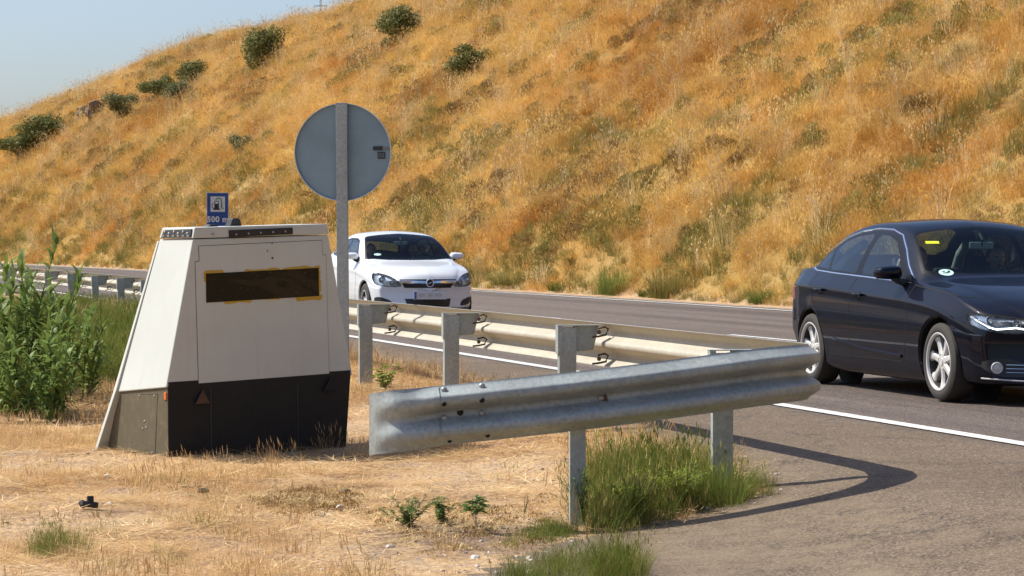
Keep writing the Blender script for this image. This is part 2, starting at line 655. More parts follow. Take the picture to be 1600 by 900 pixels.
def leafy(n, h, rad, leaf, seed=0, stems=12):
    """low twiggy shrub clump"""
    r = np.random.RandomState(seed)
    V, F = [], []
    for i in range(n):
        a = r.uniform(0, 2 * PI); zz = r.uniform(0.02, 1) ** .8
        rr = rad * math.sqrt(r.uniform(0, 1)) * (1 - .55 * zz * zz)
        c = np.array([rr * math.cos(a), rr * math.sin(a), h * zz * (1 - .3 * (rr / rad) ** 2)])
        d1 = r.normal(0, 1, 3); d1[2] = abs(d1[2]) + .8; d1 /= np.linalg.norm(d1)
        d2 = np.cross(d1, r.normal(0, 1, 3)); d2 /= np.linalg.norm(d2)
        L = leaf * r.uniform(.6, 1.4)
        b = len(V)
        V += [tuple(c - d2 * L * .16), tuple(c + d2 * L * .16), tuple(c + d1 * L)]
        F.append((b, b + 1, b + 2))
    for i in range(stems):
        a = r.uniform(0, 2 * PI)
        e = np.array([rad * .7 * math.cos(a), rad * .7 * math.sin(a), h * r.uniform(.6, .95)])
        b = len(V)
        V += [(-.006, 0, 0), (.006, 0, 0), tuple(e)]
        F.append((b, b + 1, b + 2))
    return V, F


def proto(name, vf, mat):
    me = mesh_from(*vf)
    me.materials.append(M[mat])
    return bpy.data.objects.new(name, me)


def scatter(name, protos, pts, rot, scl, idx, label, cat, kind='stuff'):
    col = bpy.data.collections.new(name + '_kinds')
    for i, o in enumerate(protos):
        o.name = 'tuft_kind_%02d' % i
        col.objects.link(o)
    names = sorted(o.name for o in col.objects)
    lut = np.array([names.index(o.name) for o in protos])
    me = bpy.data.meshes.new(name)
    me.from_pydata(np.asarray(pts).tolist(), [], [])
    for nm, ty, ar, f in (('rot', 'FLOAT_VECTOR', rot, 'vector'), ('scl', 'FLOAT', scl, 'value'), ('idx', 'INT', lut[idx], 'value')):
        a = me.attributes.new(nm, ty, 'POINT')
        a.data.foreach_set(f, np.asarray(ar).ravel())
    o = link_mesh(name, me, None)
    ng = bpy.data.node_groups.new(name, 'GeometryNodeTree')
    ng.interface.new_socket('Geometry', in_out='INPUT', socket_type='NodeSocketGeometry')
    ng.interface.new_socket('Geometry', in_out='OUTPUT', socket_type='NodeSocketGeometry')
    N, L = ng.nodes, ng.links
    gi, go = N.new('NodeGroupInput'), N.new('NodeGroupOutput')
    ip = N.new('GeometryNodeInstanceOnPoints')
    ci = N.new('GeometryNodeCollectionInfo')
    ci.inputs['Collection'].default_value = col
    ci.inputs['Separate Children'].default_value = True
    ci.inputs['Reset Children'].default_value = True
    ip.inputs['Pick Instance'].default_value = True

    def attr(nm, ty):
        a = N.new('GeometryNodeInputNamedAttribute')
        a.data_type = ty
        a.inputs['Name'].default_value = nm
        return a.outputs[0]
    e2r = N.new('FunctionNodeEulerToRotation')
    L.new(attr('rot', 'FLOAT_VECTOR'), e2r.inputs[0])
    L.new(e2r.outputs[0], ip.inputs['Rotation'])
    L.new(attr('scl', 'FLOAT'), ip.inputs['Scale'])
    L.new(attr('idx', 'INT'), ip.inputs['Instance Index'])
    L.new(gi.outputs[0], ip.inputs['Points'])
    L.new(ci.outputs[0], ip.inputs['Instance'])
    L.new(ip.outputs[0], go.inputs[0])
    md = o.modifiers.new('scatter', 'NODES')
    md.node_group = ng
    tag(o, label, cat, kind=kind)
    return o


# ---- hillside
R = np.random.RandomState(11)
hp = [proto('t', blades(46, .55, .22, .012, .5, 1, .35), 'dry'),
      proto('t', blades(40, .75, .20, .011, .8, 2, .6), 'dry'),
      proto('t', blades(60, .35, .28, .014, .6, 3), 'dry'),
      proto('t', blades(34, .95, .18, .010, 1.0, 4, .8), 'dry'),
      proto('t', blades(60, .45, .28, .013, 1.4, 5, .2), 'dry'),
      proto('t', leafy(260, .42, .36, .07, 6), 'brown'),
      proto('t', leafy(300, .45, .38, .07, 7), 'olive'),
      proto('t', blades(60, .5, .25, .012, .7, 8), 'olive'),
      proto('t', blades(150, .70, .16, .013, 2.2, 9, .1, 3, .2), 'dry'),
      proto('t', blades(26, 1.15, .16, .012, .6, 10, .9, 3), 'pale')]
pts, idx, scl, rot = [], [], [], []


def in_view(x, y, z, m=60):
    px = 800 + FPX * x / y
    py = HORIZON - FPX * (z - EYE) / y
    return (y > 4) & (px > -m) & (px < 1600 + m) & (py > -120) & (py < 960)


for D0, D1, dens, big in ((30, 60, 38, .80), (60, 90, 26, .92), (90, 140, 16, 1.08), (140, 200, 10, 1.25), (200, 340, 6.5, 1.4)):
    vmax = 48
    n = int((D1 - D0) * vmax * dens)
    D = R.uniform(D0, D1, n); v = R.uniform(0, vmax, n)
    u = RW + .95 + v
    X, Y = du_to_xy(D, u)
    Z = ground_z(D, u)
    ok = in_view(X, Y, Z) | (in_view(X, Y, Z, 1000) & (R.rand(n) < .5))
    clump = fbm(X * .9 + 5, Z * 1.1 + Y * .4, 3)
    ok &= R.rand(n) < np.clip((clump - .30) * 5, .45, 1)
    ok &= (v > .12)
    D, v, X, Y, Z = D[ok], v[ok], X[ok], Y[ok], Z[ok]
    n = len(D)
    kk = fbm(D * .34 + 3, v * .7, 3); k2 = fbm(D * .35 + 40, v * .6 + 7, 3)
    i = R.choice([0, 1, 2, 3, 4, 8, 9], n, p=[.30, .20, .17, .08, .11, .06, .08])
    i = np.where((k2 > .62) & (R.rand(n) < .4), 5, i)
    i = np.where((kk > .66) & (R.rand(n) < .35), 6, i)
    foot = (v < 7) & (fbm(D * .55 + 70, v * .5, 3) > .41 + .026 * v)
    i = np.where(foot & (R.rand(n) < .75), 7, i)
    lat = fbm(D * .4, v * .5 + 90, 2)
    s = big * R.uniform(.6, 1.15, n) * (.65 + .7 * lat) * np.clip(.55 + v / 2.2, .55, 1)
    pts.append(np.stack([X, Y, Z - .02], -1)); idx.append(i); scl.append(s)
    rot.append(np.stack([R.normal(0, .10, n), R.normal(0, .10, n), R.uniform(0, 2 * PI, n)], -1))
pts = np.concatenate(pts); idx = np.concatenate(idx); scl = np.concatenate(scl); rot = np.concatenate(rot)
print('hill tufts', len(pts))
scatter('dry_grass', hp, pts, rot, scl, idx, 'golden and rust coloured dry grass covering the hillside', 'grass')
# ================================================================== galvanised guardrail
def galv(name, base=(.33, .36, .345), rough=.5, metal=.18, cream=0):
    t = NT(name)
    p = t.objc()
    v = t.node('ShaderNodeTexVoronoi')
    v.inputs['Scale'].default_value = 55
    t.link(p, v.inputs['Vector'])
    sp_ = t.node('ShaderNodeRGBToBW')
    t.link(v.outputs['Color'], sp_.inputs[0])
    n = t.noise(p, 3.2, 6, .65)
    c = t.mix(t.ramp(n, [(.35, 0.), (.65, 1.)]), tuple(x * .86 for x in base), tuple(x * 1.08 for x in base))
    c = t.mix(1, c, t.ramp(sp_.outputs[0], [(.1, .86), (.9, 1.12)]), 'MULTIPLY')
    st = t.noise(t.scalev(p, (9, 9, 1.2)), 1.0, 5, .7)
    c = t.mix(t.ramp(st, [(.55, 0.), (.72, .35)]), c, (.30, .25, .19))
    if cream: c = t.mix(cream, c, (.52, .44, .31))
    t.set(Base_Color=c, Metallic=metal, Roughness=t.math('ADD', t.math('MULTIPLY', n, .25), rough - .1, True))
    t.set(Normal=t.bump(t.noise(p, 30, 4), .12, .004))
    return t.m


M['galv'] = galv('galvanised_steel')
M['galv_back'] = galv('weathered_zinc', (.34, .325, .275), .6, .12, .30)  # cream warmth of sunlight mixed into the zinc of the beam's back
M['rust'] = plain('rusty_steel', (.10, .065, .045), .8, .3, bump=.4, var=.4, vscale=30)
M['bolt'] = plain('bolt_steel', (.33, .32, .30), .5, .6)
M['hole'] = plain('dark_hole', (.012, .011, .01), .9)

# closed-up outline of the two-wave profile: (outwards, up) from the bottom edge
WP = [(.012, 0), (.020, .012), (.060, .040), (.078, .052), (.083, .066), (.083, .084), (.076, .098), (.045, .118), (.010, .136), (.002, .146), (0, .156)]
WP = WP + [(a, .312 - b) for a, b in WP[-2::-1]]


def smooth_path(pts, n=10):
    """Catmull-Rom through pts"""
    pts = [np.array(p, float) for p in pts]
    P_ = [2 * pts[0] - pts[1]] + pts + [2 * pts[-1] - pts[-2]]
    out = []
    for i in range(1, len(P_) - 2):
        for k in range(n):
            t_ = k / n
            out.append(.5 * ((2 * P_[i]) + (-P_[i - 1] + P_[i + 1]) * t_ + (2 * P_[i - 1] - 5 * P_[i] + 4 * P_[i + 1] - P_[i + 2]) * t_ ** 2
                             + (-P_[i - 1] + 3 * P_[i] - 3 * P_[i + 1] + P_[i + 2]) * t_ ** 3))
    out.append(pts[-1])
    return out


def sweep_beam(path, prof_fn, thick=.0045):
    """path: list of (x, y, ztop); outward side is to the right of travel; prof_fn(s)->profile"""
    bm = bmesh.new()
    n = len(path)
    front, back = [], []
    for i, p in enumerate(path):
        d = np.array(path[min(i + 1, n - 1)][:2]) - np.array(path[max(i - 1, 0)][:2])
        d = d / np.linalg.norm(d)
        nr = np.array([d[1], -d[0]])
        prof = prof_fn(i / (n - 1))
        m = len(prof)
        fr, bk = [], []
        for j, (a, b) in enumerate(prof):
            pa, pb = prof[max(j - 1, 0)], prof[min(j + 1, m - 1)]
            tx, tz = pb[0] - pa[0], pb[1] - pa[1]
            L = math.hypot(tx, tz) or 1
            ox, oz = tz / L, -tx / L
            fr.append(bm.verts.new((p[0] + nr[0] * a, p[1] + nr[1] * a, p[2] - .312 + b)))
            aa, bb = a - ox * thick, b - oz * thick
            bk.append(bm.verts.new((p[0] + nr[0] * aa, p[1] + nr[1] * aa, p[2] - .312 + bb)))
        front.append(fr); back.append(bk)
    m = len(front[0])
    for i in range(n - 1):
        for j in range(m - 1):
            bm.faces.new((front[i][j], front[i + 1][j], front[i + 1][j + 1], front[i][j + 1])).material_index = 0
            bm.faces.new((back[i][j + 1], back[i + 1][j + 1], back[i + 1][j], back[i][j])).material_index = 1
        bm.faces.new((front[i][0], back[i][0], back[i + 1][0], front[i + 1][0]))
        bm.faces.new((front[i + 1][m - 1], back[i + 1][m - 1], back[i][m - 1], front[i][m - 1]))
    for i in (0, n - 1):
        for j in range(m - 1):
            bm.faces.new((front[i][j], front[i][j + 1], back[i][j + 1], back[i][j]))
    return bm


rail = thing('guardrail', 'galvanised steel guardrail along the near road edge, bent back on itself at its near end', 'guardrail', (0, 0, 0))
# front return piece: image (x, top y, metres away)
fr_pts = [(677, 603.5, 13.45), (780, 593, 13.50), (902, 580, 13.60), (1010, 567, 13.70), (1125, 552, 13.85), (1195, 543, 14.0), (1236, 539.2, 14.2)]
fp = [P(x, y, d) for x, y, d in fr_pts]
tip = [P(1254, 537.6, 14.38), P(1258, 536.6, 14.62)]
def BOf(D): return -2.02 + .67 * float(sstep(27, 42, D))                                        # beam line, metres from the edge line
bk_pts = []
for D, zz in ((15.5, .722), (16.8, .723), (19.0, .725), (23, .725), (27, .72), (31, .71), (36, .70), (42, .69), (52, .69), (64, .69), (78, .69), (95, .69)):
    o_ = BOf(D)
    x, y = du_to_xy(D, o_)
    bk_pts.append((float(x), float(y), zz))
full = smooth_path([tuple(v) for v in fp + tip] + bk_pts, 12)
full = [tuple(v) for v in full]
WPs = [tuple(v) for v in smooth_path([(a, b) for a, b in WP], 2)]
bm = sweep_beam(full, lambda s: WPs)
obj('beam', bm, [M['galv'], M['galv_back']], rail, smooth=1.2)


# flattened terminal plate lapped over the front end of the beam
def term_prof(s):
    f = float(sstep(0, .62, s))
    out = []
    for a, b in WPs:
        flat = .030 + .022 * (1 - float(sstep(.45, .95, s))) * math.sin(b / .312 * 2 * PI) ** 2
        aa = a * (1 - f) + flat * f + .005
        bb = (b - .156) * (1 + .03 * float(sstep(0, .5, s))) + .156
        out.append((aa + .012 * float(sstep(.6, 1, s)), bb))
    return out


pe = P(590, 617, 13.36)
tp = smooth_path([tuple(P(684, 602.5, 13.455)), tuple(P(655, 606.5, 13.44)), tuple(P(622, 610, 13.42)), tuple(P(602, 613.5, 13.45)), tuple(P(589, 616, 13.50))], 8)
# outward is to the right of travel on the beam (which runs rightwards); here we travel leftwards, so mirror
bm = sweep_beam([tuple(v) for v in tp], lambda s: [(-a, b) for a, b in term_prof(s)][::1], .0045)
bmesh.ops.recalc_face_normals(bm, faces=bm.faces)
obj('end_terminal', bm, [M['galv'], M['galv']], rail, smooth=1.2)


def beam_pt(px, zf, out=.0):
    """point on the front beam face below photo column px; zf = fraction of the height from the bottom"""
    best = min(full[:90], key=lambda q: abs(800 + FPX * q[0] / q[1] - px))
    b = zf * .312
    a = np.interp(b, [q[1] for q in WPs], [q[0] for q in WPs])
    return Vector((best[0] + .02 * (a + out), best[1] - (a + out), best[2] - .312 + b))


def dome(bm, c, r, nrm, h=.5, mi=0):
    q = Vector(nrm).to_track_quat('Z', 'Y').to_matrix().to_4x4()
    m = Matrix.Translation(c) @ q @ Matrix.Diagonal((r, r, r * h, 1))
    res = bmesh.ops.create_uvsphere(bm, u_segments=14, v_segments=8, radius=1, matrix=m)
    for f in {f for v in res['verts'] for f in v.link_faces}: f.material_index = mi; f.smooth = True


for px, zf in ((690, .93), (754, .93), (694, .45), (937, .50), (757, .47)):
    bm = bmesh.new()
    dome(bm, beam_pt(px, zf, .006), .0165, (0, -1, .25 if zf > .6 else 0), .55)
    obj('bolt', bm, M['bolt'], rail)
bm = bmesh.new()
for px, zf, rx in ((722, .52, .022), (693, .70, .016), (755, .70, .018), (760, .10, .016), (700, .07, .014)):
    c_ = beam_pt(px, zf, .0015)
    add_cyl(bm, c_ + Vector((0, .004, 0)), c_ + Vector((0, -.003, 0)), rx * .8, n=14)
obj('bolt_hole', bm, M['hole'], rail)
bm = bmesh.new()
c_ = beam_pt(937, .5, .001)
for k in range(9):
    a = k * .7
    add_cyl(bm, c_ + Vector((.02 * math.cos(a), .003, .015 * math.sin(a))), c_ + Vector((.02 * math.cos(a), -.0015 - .0003 * k, .015 * math.sin(a))), .014 + .004 * (k % 3), n=12)
obj('rust_stain', bm, M['rust'], rail)


def c_post(bm, h0, h1, w=.12, d=.055, th=.005):
    """C-section post; web faces -X, open to +X... drawn round the z axis"""
    out = [(-d / 2, -w / 2), (d / 2, -w / 2), (d / 2, -w / 2 + .025), (d / 2 - th, -w / 2 + .025), (d / 2 - th, -w / 2 + th), (-d / 2 + th, -w / 2 + th),
           (-d / 2 + th, w / 2 - th), (d / 2 - th, w / 2 - th), (d / 2 - th, w / 2 - .025), (d / 2, w / 2 - .025), (d / 2, w / 2), (-d / 2, w / 2)]
    add_prism(bm, out, lambda p, t_: (p[0], p[1], t_), h0, h1)


def rail_post(D, off, h, spacer=True, z0=None, yaw=0, pw=.126, reach=.245):
    """post at road distance D; local +x points to the road"""
    off = off(D) if callable(off) else off
    x, y = du_to_xy(D, off)
    x, y = float(x), float(y)
    gz0 = float(ground_z(D, off)) if z0 is None else z0
    sl = float(-dN(D))
    ang = math.atan2(sl, 1) + yaw                # direction of the road normal
    bm = bmesh.new()
    # the web shows to the traffic coming from the left: turn the C so its back looks to the camera side
    out = bmesh.new()
    c_post(bm, gz0 - .35, h - .012, w=pw)
    bmesh.ops.rotate(bm, verts=bm.verts, cent=(0, 0, 0), matrix=Matrix.Rotation(PI / 2, 3, 'Z'))
    out.free()
    bmesh.ops.translate(bm, verts=bm.verts, vec=(0, 0, 0))
    po = obj('post', bm, M['galv'], rail, bevel=.004)
    po.location = (x, y, 0)
    po.rotation_euler = (0, 0, ang)
    if spacer:
        bm = bmesh.new()
        L0, L1 = -.074, reach
        th = .006
        # side plate seen from the camera, with top flange and a wrap round the post head
        def pl(p, t_): return (p[0], t_, p[1])
        side = [(.050, h - .185), (.050, h), (L1, h), (L1 - .045, h - .175)]
        add_prism(bm, side, pl, .012, .012 + th)
        add_box(bm, ((L0 + L1) / 2, 0, h + .003), (L1 - L0 + .01, .064, .006))
        add_box(bm, (L0 + .002, 0, h - .10), (.008, .062, .20))
        add_box(bm, (L0 + .018, -.032, h - .10), (.030, .005, .20))
        sp = obj('spacer', bm, M['galv'], po, bevel=.003)
        bm = bmesh.new()
        for zz in (h - .02, h - .21):
            add_tube(bm, [(L1 - .03, -.045, zz), (L1 + .02, -.05, zz + .012), (L1 + .05, -.04, zz - .004), (L1 + .03, -.05, zz - .045), (L1 - .02, -.045, zz - .055), (L1 - .07, -.045, zz - .06)], .008, 6)
            dome(bm, Vector((L1 - .02, -.045, zz - .025)), .016, (0, -1, 0))
        obj('bracket', bm, M['rust'], po, smooth=.7)
    return po


def D_at(px, off):
    D = np.linspace(10, 120, 9000)
    X, Y = du_to_xy(D, np.array([off(d) for d in D]))
    return float(D[np.argmin(abs(800 + FPX * X / Y - px))])


def PO(D): return BOf(D) - .26
for px in (886, 705, 571):
    rail_post(D_at(px, PO), PO, .705)
last = D_at(571, PO)
first = D_at(227, PO)
nmid = 3
for k in range(1, nmid + 1): rail_post(last + (first - last) * k / (nmid + 1), PO, .69)
for px in (227, 189, 149, 111, 75, 42, 12): rail_post(D_at(px, PO), PO, .67)
for k in range(1, 4): rail_post(D_at(12, PO) + 3.6 * k, PO, .67)
# the post near the bend, with its long spacer, and the single post behind the front return
D_, u_ = xy_to_du(*[float(v) for v in P(1128, 600, 14.5)[:2]])
rail_post(float(D_), float(u_), .69, True, None, -.12, .118, .38)
D_, u_ = xy_to_du(*[float(v) for v in P(902, 600, 13.68)[:2]])
rail_post(float(D_), float(u_), .50, False, None, -.2, .084)

# ================================================================== round road sign seen from behind
M['sign_back'] = plain('sign_back_grey', (.21, .29, .325), .55, .1, var=.13, vscale=3.5)
M['sign_rim'] = plain('sign_edge', (.55, .57, .58), .4, .4)
M['white_face'] = plain('white_sheeting', (.60, .60, .58), .45)
M['red_face'] = plain('red_sheeting', (.45, .02, .02), .45)
M['dark_label'] = plain('dark_label', (.02, .02, .02), .5)
M['grey_label'] = plain('grey_label', (.17, .18, .18), .5)
sd = 23.9
sx_, sy_ = P(537, 300, sd)[:2]
rs = thing('round_road_sign', 'round road sign seen from its grey back, on a tall post behind the trailer', 'road sign', (sx_, sy_, gz(sx_, sy_)))
rs.rotation_euler = (0, math.radians(-.4), math.radians(-6))
zc_ = EYE + (HORIZON - 237.5) / FPX * sd - rs.location.z
bm = bmesh.new()
rad = 76 / FPX * sd
add_lathe(bm, [(0, .012), (rad - .012, .012), (rad, .006), (rad, -.018), (rad - .006, -.018), (rad - .008, .004), (0, .004)], 72, 'y', (0, 0, 0))
bmesh.ops.recalc_face_normals(bm, faces=bm.faces)
d_ = obj('sign_disc', bm, M['sign_back'], rs, smooth=.5)
d_.location = (0, .045, zc_)
bm = bmesh.new()
add_lathe(bm, [(0, .016), (rad * .72, .016), (rad * .72, .013)], 64, 'y', (0, 0, 0), 0)
add_lathe(bm, [(rad * .73, .013), (rad * .73, .016), (rad - .012, .016), (rad - .012, .013)], 64, 'y', (0, 0, 0), 1)
f_ = obj('sign_face', bm, [M['white_face'], M['red_face']], d_)
bm = bmesh.new()
add_lathe(bm, [(rad - .002, -.019), (rad + .004, -.019), (rad + .004, .012), (rad - .002, .012)], 72, 'y', (0, 0, 0), 0, True)
obj('rim', bm, M['sign_rim'], d_, smooth=.5)
bm = bmesh.new()
k_ = sd / FPX
add_box(bm, (55.5 * k_, -.0010, (237.5 - 232) * k_), (15 * k_, .004, 6.5 * k_))
add_box(bm, (61 * k_, -.0010, (237.5 - 243) * k_), (12 * k_, .004, 11 * k_))
obj('maker_label', bm, M['dark_label'], d_)
bm = bmesh.new()
add_box(bm, (69 * k_, -.0010, (237.5 - 232.5) * k_), (11 * k_, .004, 5.5 * k_))
for q in range(4): add_box(bm, (61 * k_ + (q - 1.5) * .015, -.0035, (237.5 - 243) * k_), (.006, .003, 7.5 * k_))
obj('maker_label', bm, M['grey_label'], d_)
bm = bmesh.new()
pw = 17.5 * k_
c_post(bm, -.5, zc_ + rad + .006, w=pw, d=.05)
bmesh.ops.rotate(bm, verts=bm.verts, cent=(0, 0, 0), matrix=Matrix.Rotation(PI / 2, 3, 'Z'))
pp = obj('post', bm, M['galv'], rs, bevel=.003)
pp.location = (0, 0, 0)
bm = bmesh.new()
for zz in (zc_ + rad - .03, zc_ - rad + .02):
    for xx in (-.026, .018): dome(bm, Vector((xx, -.028, zz)), .008, (0, -1, 0))
obj('bolt', bm, M['bolt'], pp)

# ================================================================== blue service sign across the road
M['blue_face'] = plain('blue_sheeting', (.010, .055, .23), .4)
M['black_face'] = plain('black_sheeting', (.012, .012, .012), .45)
M['green_face'] = plain('green_sheeting', (.01, .16, .06), .45)
Dq = 101.0
bx_, by_ = P(340, 300, Dq)[:2]
gzz = gz(bx_, by_)
bs = thing('service_sign', 'small blue sign reading 500 m with a fuel pump, across the road behind the trailer', 'road sign', (bx_, by_, gzz), math.radians(8))
kb = Dq / FPX
w2, h2 = 34.5 * kb / 2, 53.5 * kb / 2
zb_ = EYE + (HORIZON - 327.5) * kb - gzz
bm = bmesh.new()
add_box(bm, (0, 0, zb_), (2 * w2, .03, 2 * h2))
pa = obj('panel', bm, M['blue_face'], bs, bevel=.01)
bm = bmesh.new()
for s_ in (-1, 1):
    add_box(bm, (s_ * (w2 - .012), -.018, zb_), (.022, .004, 2 * h2 - .005))
    add_box(bm, (0, -.018, zb_ + s_ * (h2 - .012)), (2 * w2 - .05, .004, .022))
obj('border', bm, M['white_face'], pa)
bm = bmesh.new()
zi = zb_ + 8.5 * kb
add_box(bm, (.2 * kb, -.018, zi), (22.5 * kb, .004, 24 * kb))
obj('pictogram_field', bm, M['white_face'], pa)
bm = bmesh.new()
add_box(bm, (-1.5 * kb, -.023, zi - 1.2 * kb), (7.0 * kb, .004, 12 * kb))
add_box(bm, (-1.5 * kb, -.023, zi - 8 * kb), (10.5 * kb, .004, 2 * kb))
add_tube(bm, [(-5 * kb, -.022, zi - 6 * kb), (-8 * kb, -.022, zi - 6.5 * kb), (-8.6 * kb, -.022, zi - 1 * kb), (-6.5 * kb, -.022, zi + 2 * kb)], .55 * kb, 6)
obj('fuel_pump_symbol', bm, M['black_face'], pa)
bm = bmesh.new()
add_box(bm, (-1.5 * kb, -.028, zi + 2.3 * kb), (4.6 * kb, .004, 3.2 * kb))
obj('fuel_pump_window', bm, M['white_face'], pa)
bm = bmesh.new()
add_tube(bm, [(-3 * kb, -.024, zi + 6.5 * kb), (0, -.024, zi + 9.5 * kb), (5 * kb, -.024, zi + 8.5 * kb), (6.3 * kb, -.024, zi + 3 * kb), (6.0 * kb, -.024, zi - 5 * kb), (8.5 * kb, -.024, zi - 7 * kb)], .95 * kb, 6)
obj('leaf_symbol', bm, M['green_face'], pa)


def text_mesh(body, size, name, mat, parent, loc, rot=(PI / 2, 0, 0), ext=.004, spacing=1.0, bold=0):
    cu = bpy.data.curves.new('txt', 'FONT')
    cu.body = body
    cu.size = size
    cu.extrude = ext
    cu.align_x = 'CENTER'
    cu.align_y = 'CENTER'
    cu.space_character = spacing
    cu.offset = bold
    ob = bpy.data.objects.new('txt', cu)
    C.objects.link(ob)
    me = bpy.data.meshes.new_from_object(ob.evaluated_get(bpy.context.evaluated_depsgraph_get()))
    C.objects.unlink(ob)
    bpy.data.objects.remove(ob)
    o2 = link_mesh(name, me, mat, parent)
    o2.location = loc
    o2.rotation_euler = rot
    return o2


text_mesh('500 m', 12.0 * kb, 'lettering', M['white_face'], pa, (0, -.022, zb_ - 15.5 * kb), spacing=1.1, bold=.012)
for s_ in (-1, 1):
    bm = bmesh.new()
    add_cyl(bm, (s_ * w2 * .55, .05, -.4), (s_ * w2 * .55, .05, zb_ + h2 * .9), .03, n=12)
    obj('post', bm, M['galv'], bs, smooth=.6)

# ================================================================== mobile speed-camera trailer
t = NT('trailer_white')
p = t.objc()
c = t.mix(t.ramp(t.noise(p, 2.4, 6, .6), [(.35, 0.), (.7, 1.)]), (.475, .495, .455), (.52, .54, .50))
c = t.mix(t.ramp(t.noise(t.scalev(p, (12, 12, 1.0)), 1.0, 5, .7), [(.56, 0.), (.75, .22)]), c, (.42, .34, .25))
c = t.mix(t.ramp(t.noise(p, 60, 3, .7), [(.68, 0.), (.74, .35)]), c, (.30, .25, .2))
t.set(Base_Color=c, Roughness=.55, Normal=t.bump(t.noise(p, 90, 2), .06, .003))
M['tw'] = t.m
M['tw_dark'] = plain('seam_dark', (.05, .045, .04), .8)
t = NT('olive_skirt')
p = t.objc()
c = t.mix(t.noise(p, 3, 5), (.080, .066, .034), (.108, .090, .050))
c = t.mix(t.ramp(t.noise(p, 14, 6, .7), [(.5, 0.), (.75, .35)]), c, (.25, .19, .12))
t.set(Base_Color=c, Roughness=.7, Normal=t.bump(t.noise(p, 50, 2), .1, .003))
M['skirt'] = t.m
M['skirt_dark'] = plain('dark_rubberised_panel', (.005, .0045, .004), .75, bump=.3, bscale=70, var=.35, vscale=9)  # shade of the inward leaning skirt front put into its colour
M['black_rubber'] = plain('black_rubber', (.015, .015, .015), .6)
M['orange_lens'] = plain('orange_reflector', (.65, .11, .01), .25, coat=.6)
M['red_lens'] = plain('red_reflector', (.030, .003, .003), .4, coat=.3)
t = NT('dark_window')
p = t.objc()
wvn = t.noise(t.scalev(p, (1.6, 1.6, 5.5)), 1.0, 3, .5, .8)
c = t.mix(t.ramp(wvn, [(.50, 0.), (.56, 1.), (.62, 1.), (.66, 0.)]), (.003, .003, .003), (.020, .014, .009))  # curved brown reflections painted into the black glass colour
c = t.mix(t.ramp(t.noise(p, 40, 4), [(.62, 0.), (.7, .5)]), c, (.09, .07, .05))
t.set(Base_Color=c, Roughness=.25)
t.b.inputs['Specular IOR Level'].default_value = .25
M['dwin'] = t.m
t = NT('yellow_paint')
p = t.objc()
t.set(Base_Color=t.mix(t.noise(p, 20, 4), (.40, .23, .01), (.50, .33, .03)), Roughness=.6)
M['ypaint'] = t.m

TA = Vector((-2.355, 17.75, 0))
TU = Vector((.81, .58, 0)).normalized()
TV = Vector((-.58, .81, 0)).normalized()
tz0 = gz(*(TA + TU * .7 + TV * .5)[:2])
tr = thing('speed_camera_trailer', 'off white wedge shaped trailer with a black window and dark skirt on dry grass', 'trailer',
           (TA.x, TA.y, 0), math.atan2(TU.y, TU.x))
# local: x along the front, y towards the back, z up (absolute heights)
WTR = 1.46
def ztop(x): return 1.392 + .040 * x / WTR          # slightly tilted on its jacks
def zlow(x): return .303 + .055 * x / WTR
NA, NB = .213, 1.262                              # top edge from/to along x
def front_x(side, z):
    f = (z - .33) / (1.40 - .33)
    return (NA * f - .012) if side == 0 else (WTR + .025 - (WTR + .025 - NB - .0) * f)
def back_y(z):                                    # rear edge of the side panels
    return np.interp(z, [-.25, .25, 1.4], [.975, .735, .47])
def zrot(x): return .040 * x / WTR


def TP(x, y, z): return (x, y, z + zrot(x))


def hull(bm, pts, mi=0):
    """box-like solid from 8 corners: front (bl, br, tr, tl), back (bl, br, tr, tl)"""
    v = [bm.verts.new(p) for p in pts]
    for f in ((0, 1, 2, 3), (5, 4, 7, 6), (4, 0, 3, 7), (1, 5, 6, 2), (3, 2, 6, 7), (4, 5, 1, 0)):
        bm.faces.new([v[k] for k in f]).material_index = mi
    return v


bm = bmesh.new()
zb0, zc0, zt0 = .300, 1.318, 1.395
def ring(z):
    x0, x1 = front_x(0, z), front_x(1, z)
    yb = back_y(z)
    return [(x0, .012 * (1.4 - z), z), (x1, .012 * (1.4 - z), z), (x1 + .0, yb, z), (x0 + .0, yb, z)]
lo, mi_, hi = ring(zb0), ring(zc0 - .004), ring(zt0)
mi2 = ring(zc0 + .002)
lo[3] = (lo[3][0], back_y(.24), .235)              # skirt line drops towards the back
lo[2] = (lo[2][0], back_y(.24), .235)
hull(bm, [TP(*lo[0]), TP(*lo[1]), TP(*mi_[1]), TP(*mi_[0]), TP(*lo[3]), TP(*lo[2]), TP(*mi_[2]), TP(*mi_[3])])
body = obj('upper_shell', bm, M['tw'], tr, bevel=.008)
bm = bmesh.new()
e = .004
hull(bm, [TP(mi2[0][0] - e, mi2[0][1] - e, mi2[0][2]), TP(mi2[1][0] + e, mi2[1][1] - e, mi2[1][2]), TP(hi[1][0] + e, hi[1][1] - e, hi[1][2]), TP(hi[0][0] - e, hi[0][1] - e, hi[0][2]),
          TP(mi2[3][0] - e, mi2[3][1] + e, mi2[3][2]), TP(mi2[2][0] + e, mi2[2][1] + e, mi2[2][2]), TP(hi[2][0] + e, hi[2][1], hi[2][2]), TP(hi[3][0] - e, hi[3][1], hi[3][2])])
cap = obj('roof_cap', bm, M['tw'], tr, bevel=.006)


# front coordinates: (a, z) on the front face
def FP(a, z, d=0):
    """a in 0..1 across the front face at height z, d metres proud of it"""
    x0, x1 = front_x(0, z), front_x(1, z)
    x = x0 + (x1 - x0) * a
    return TP(x, .012 * (1.4 - z) - d, z)


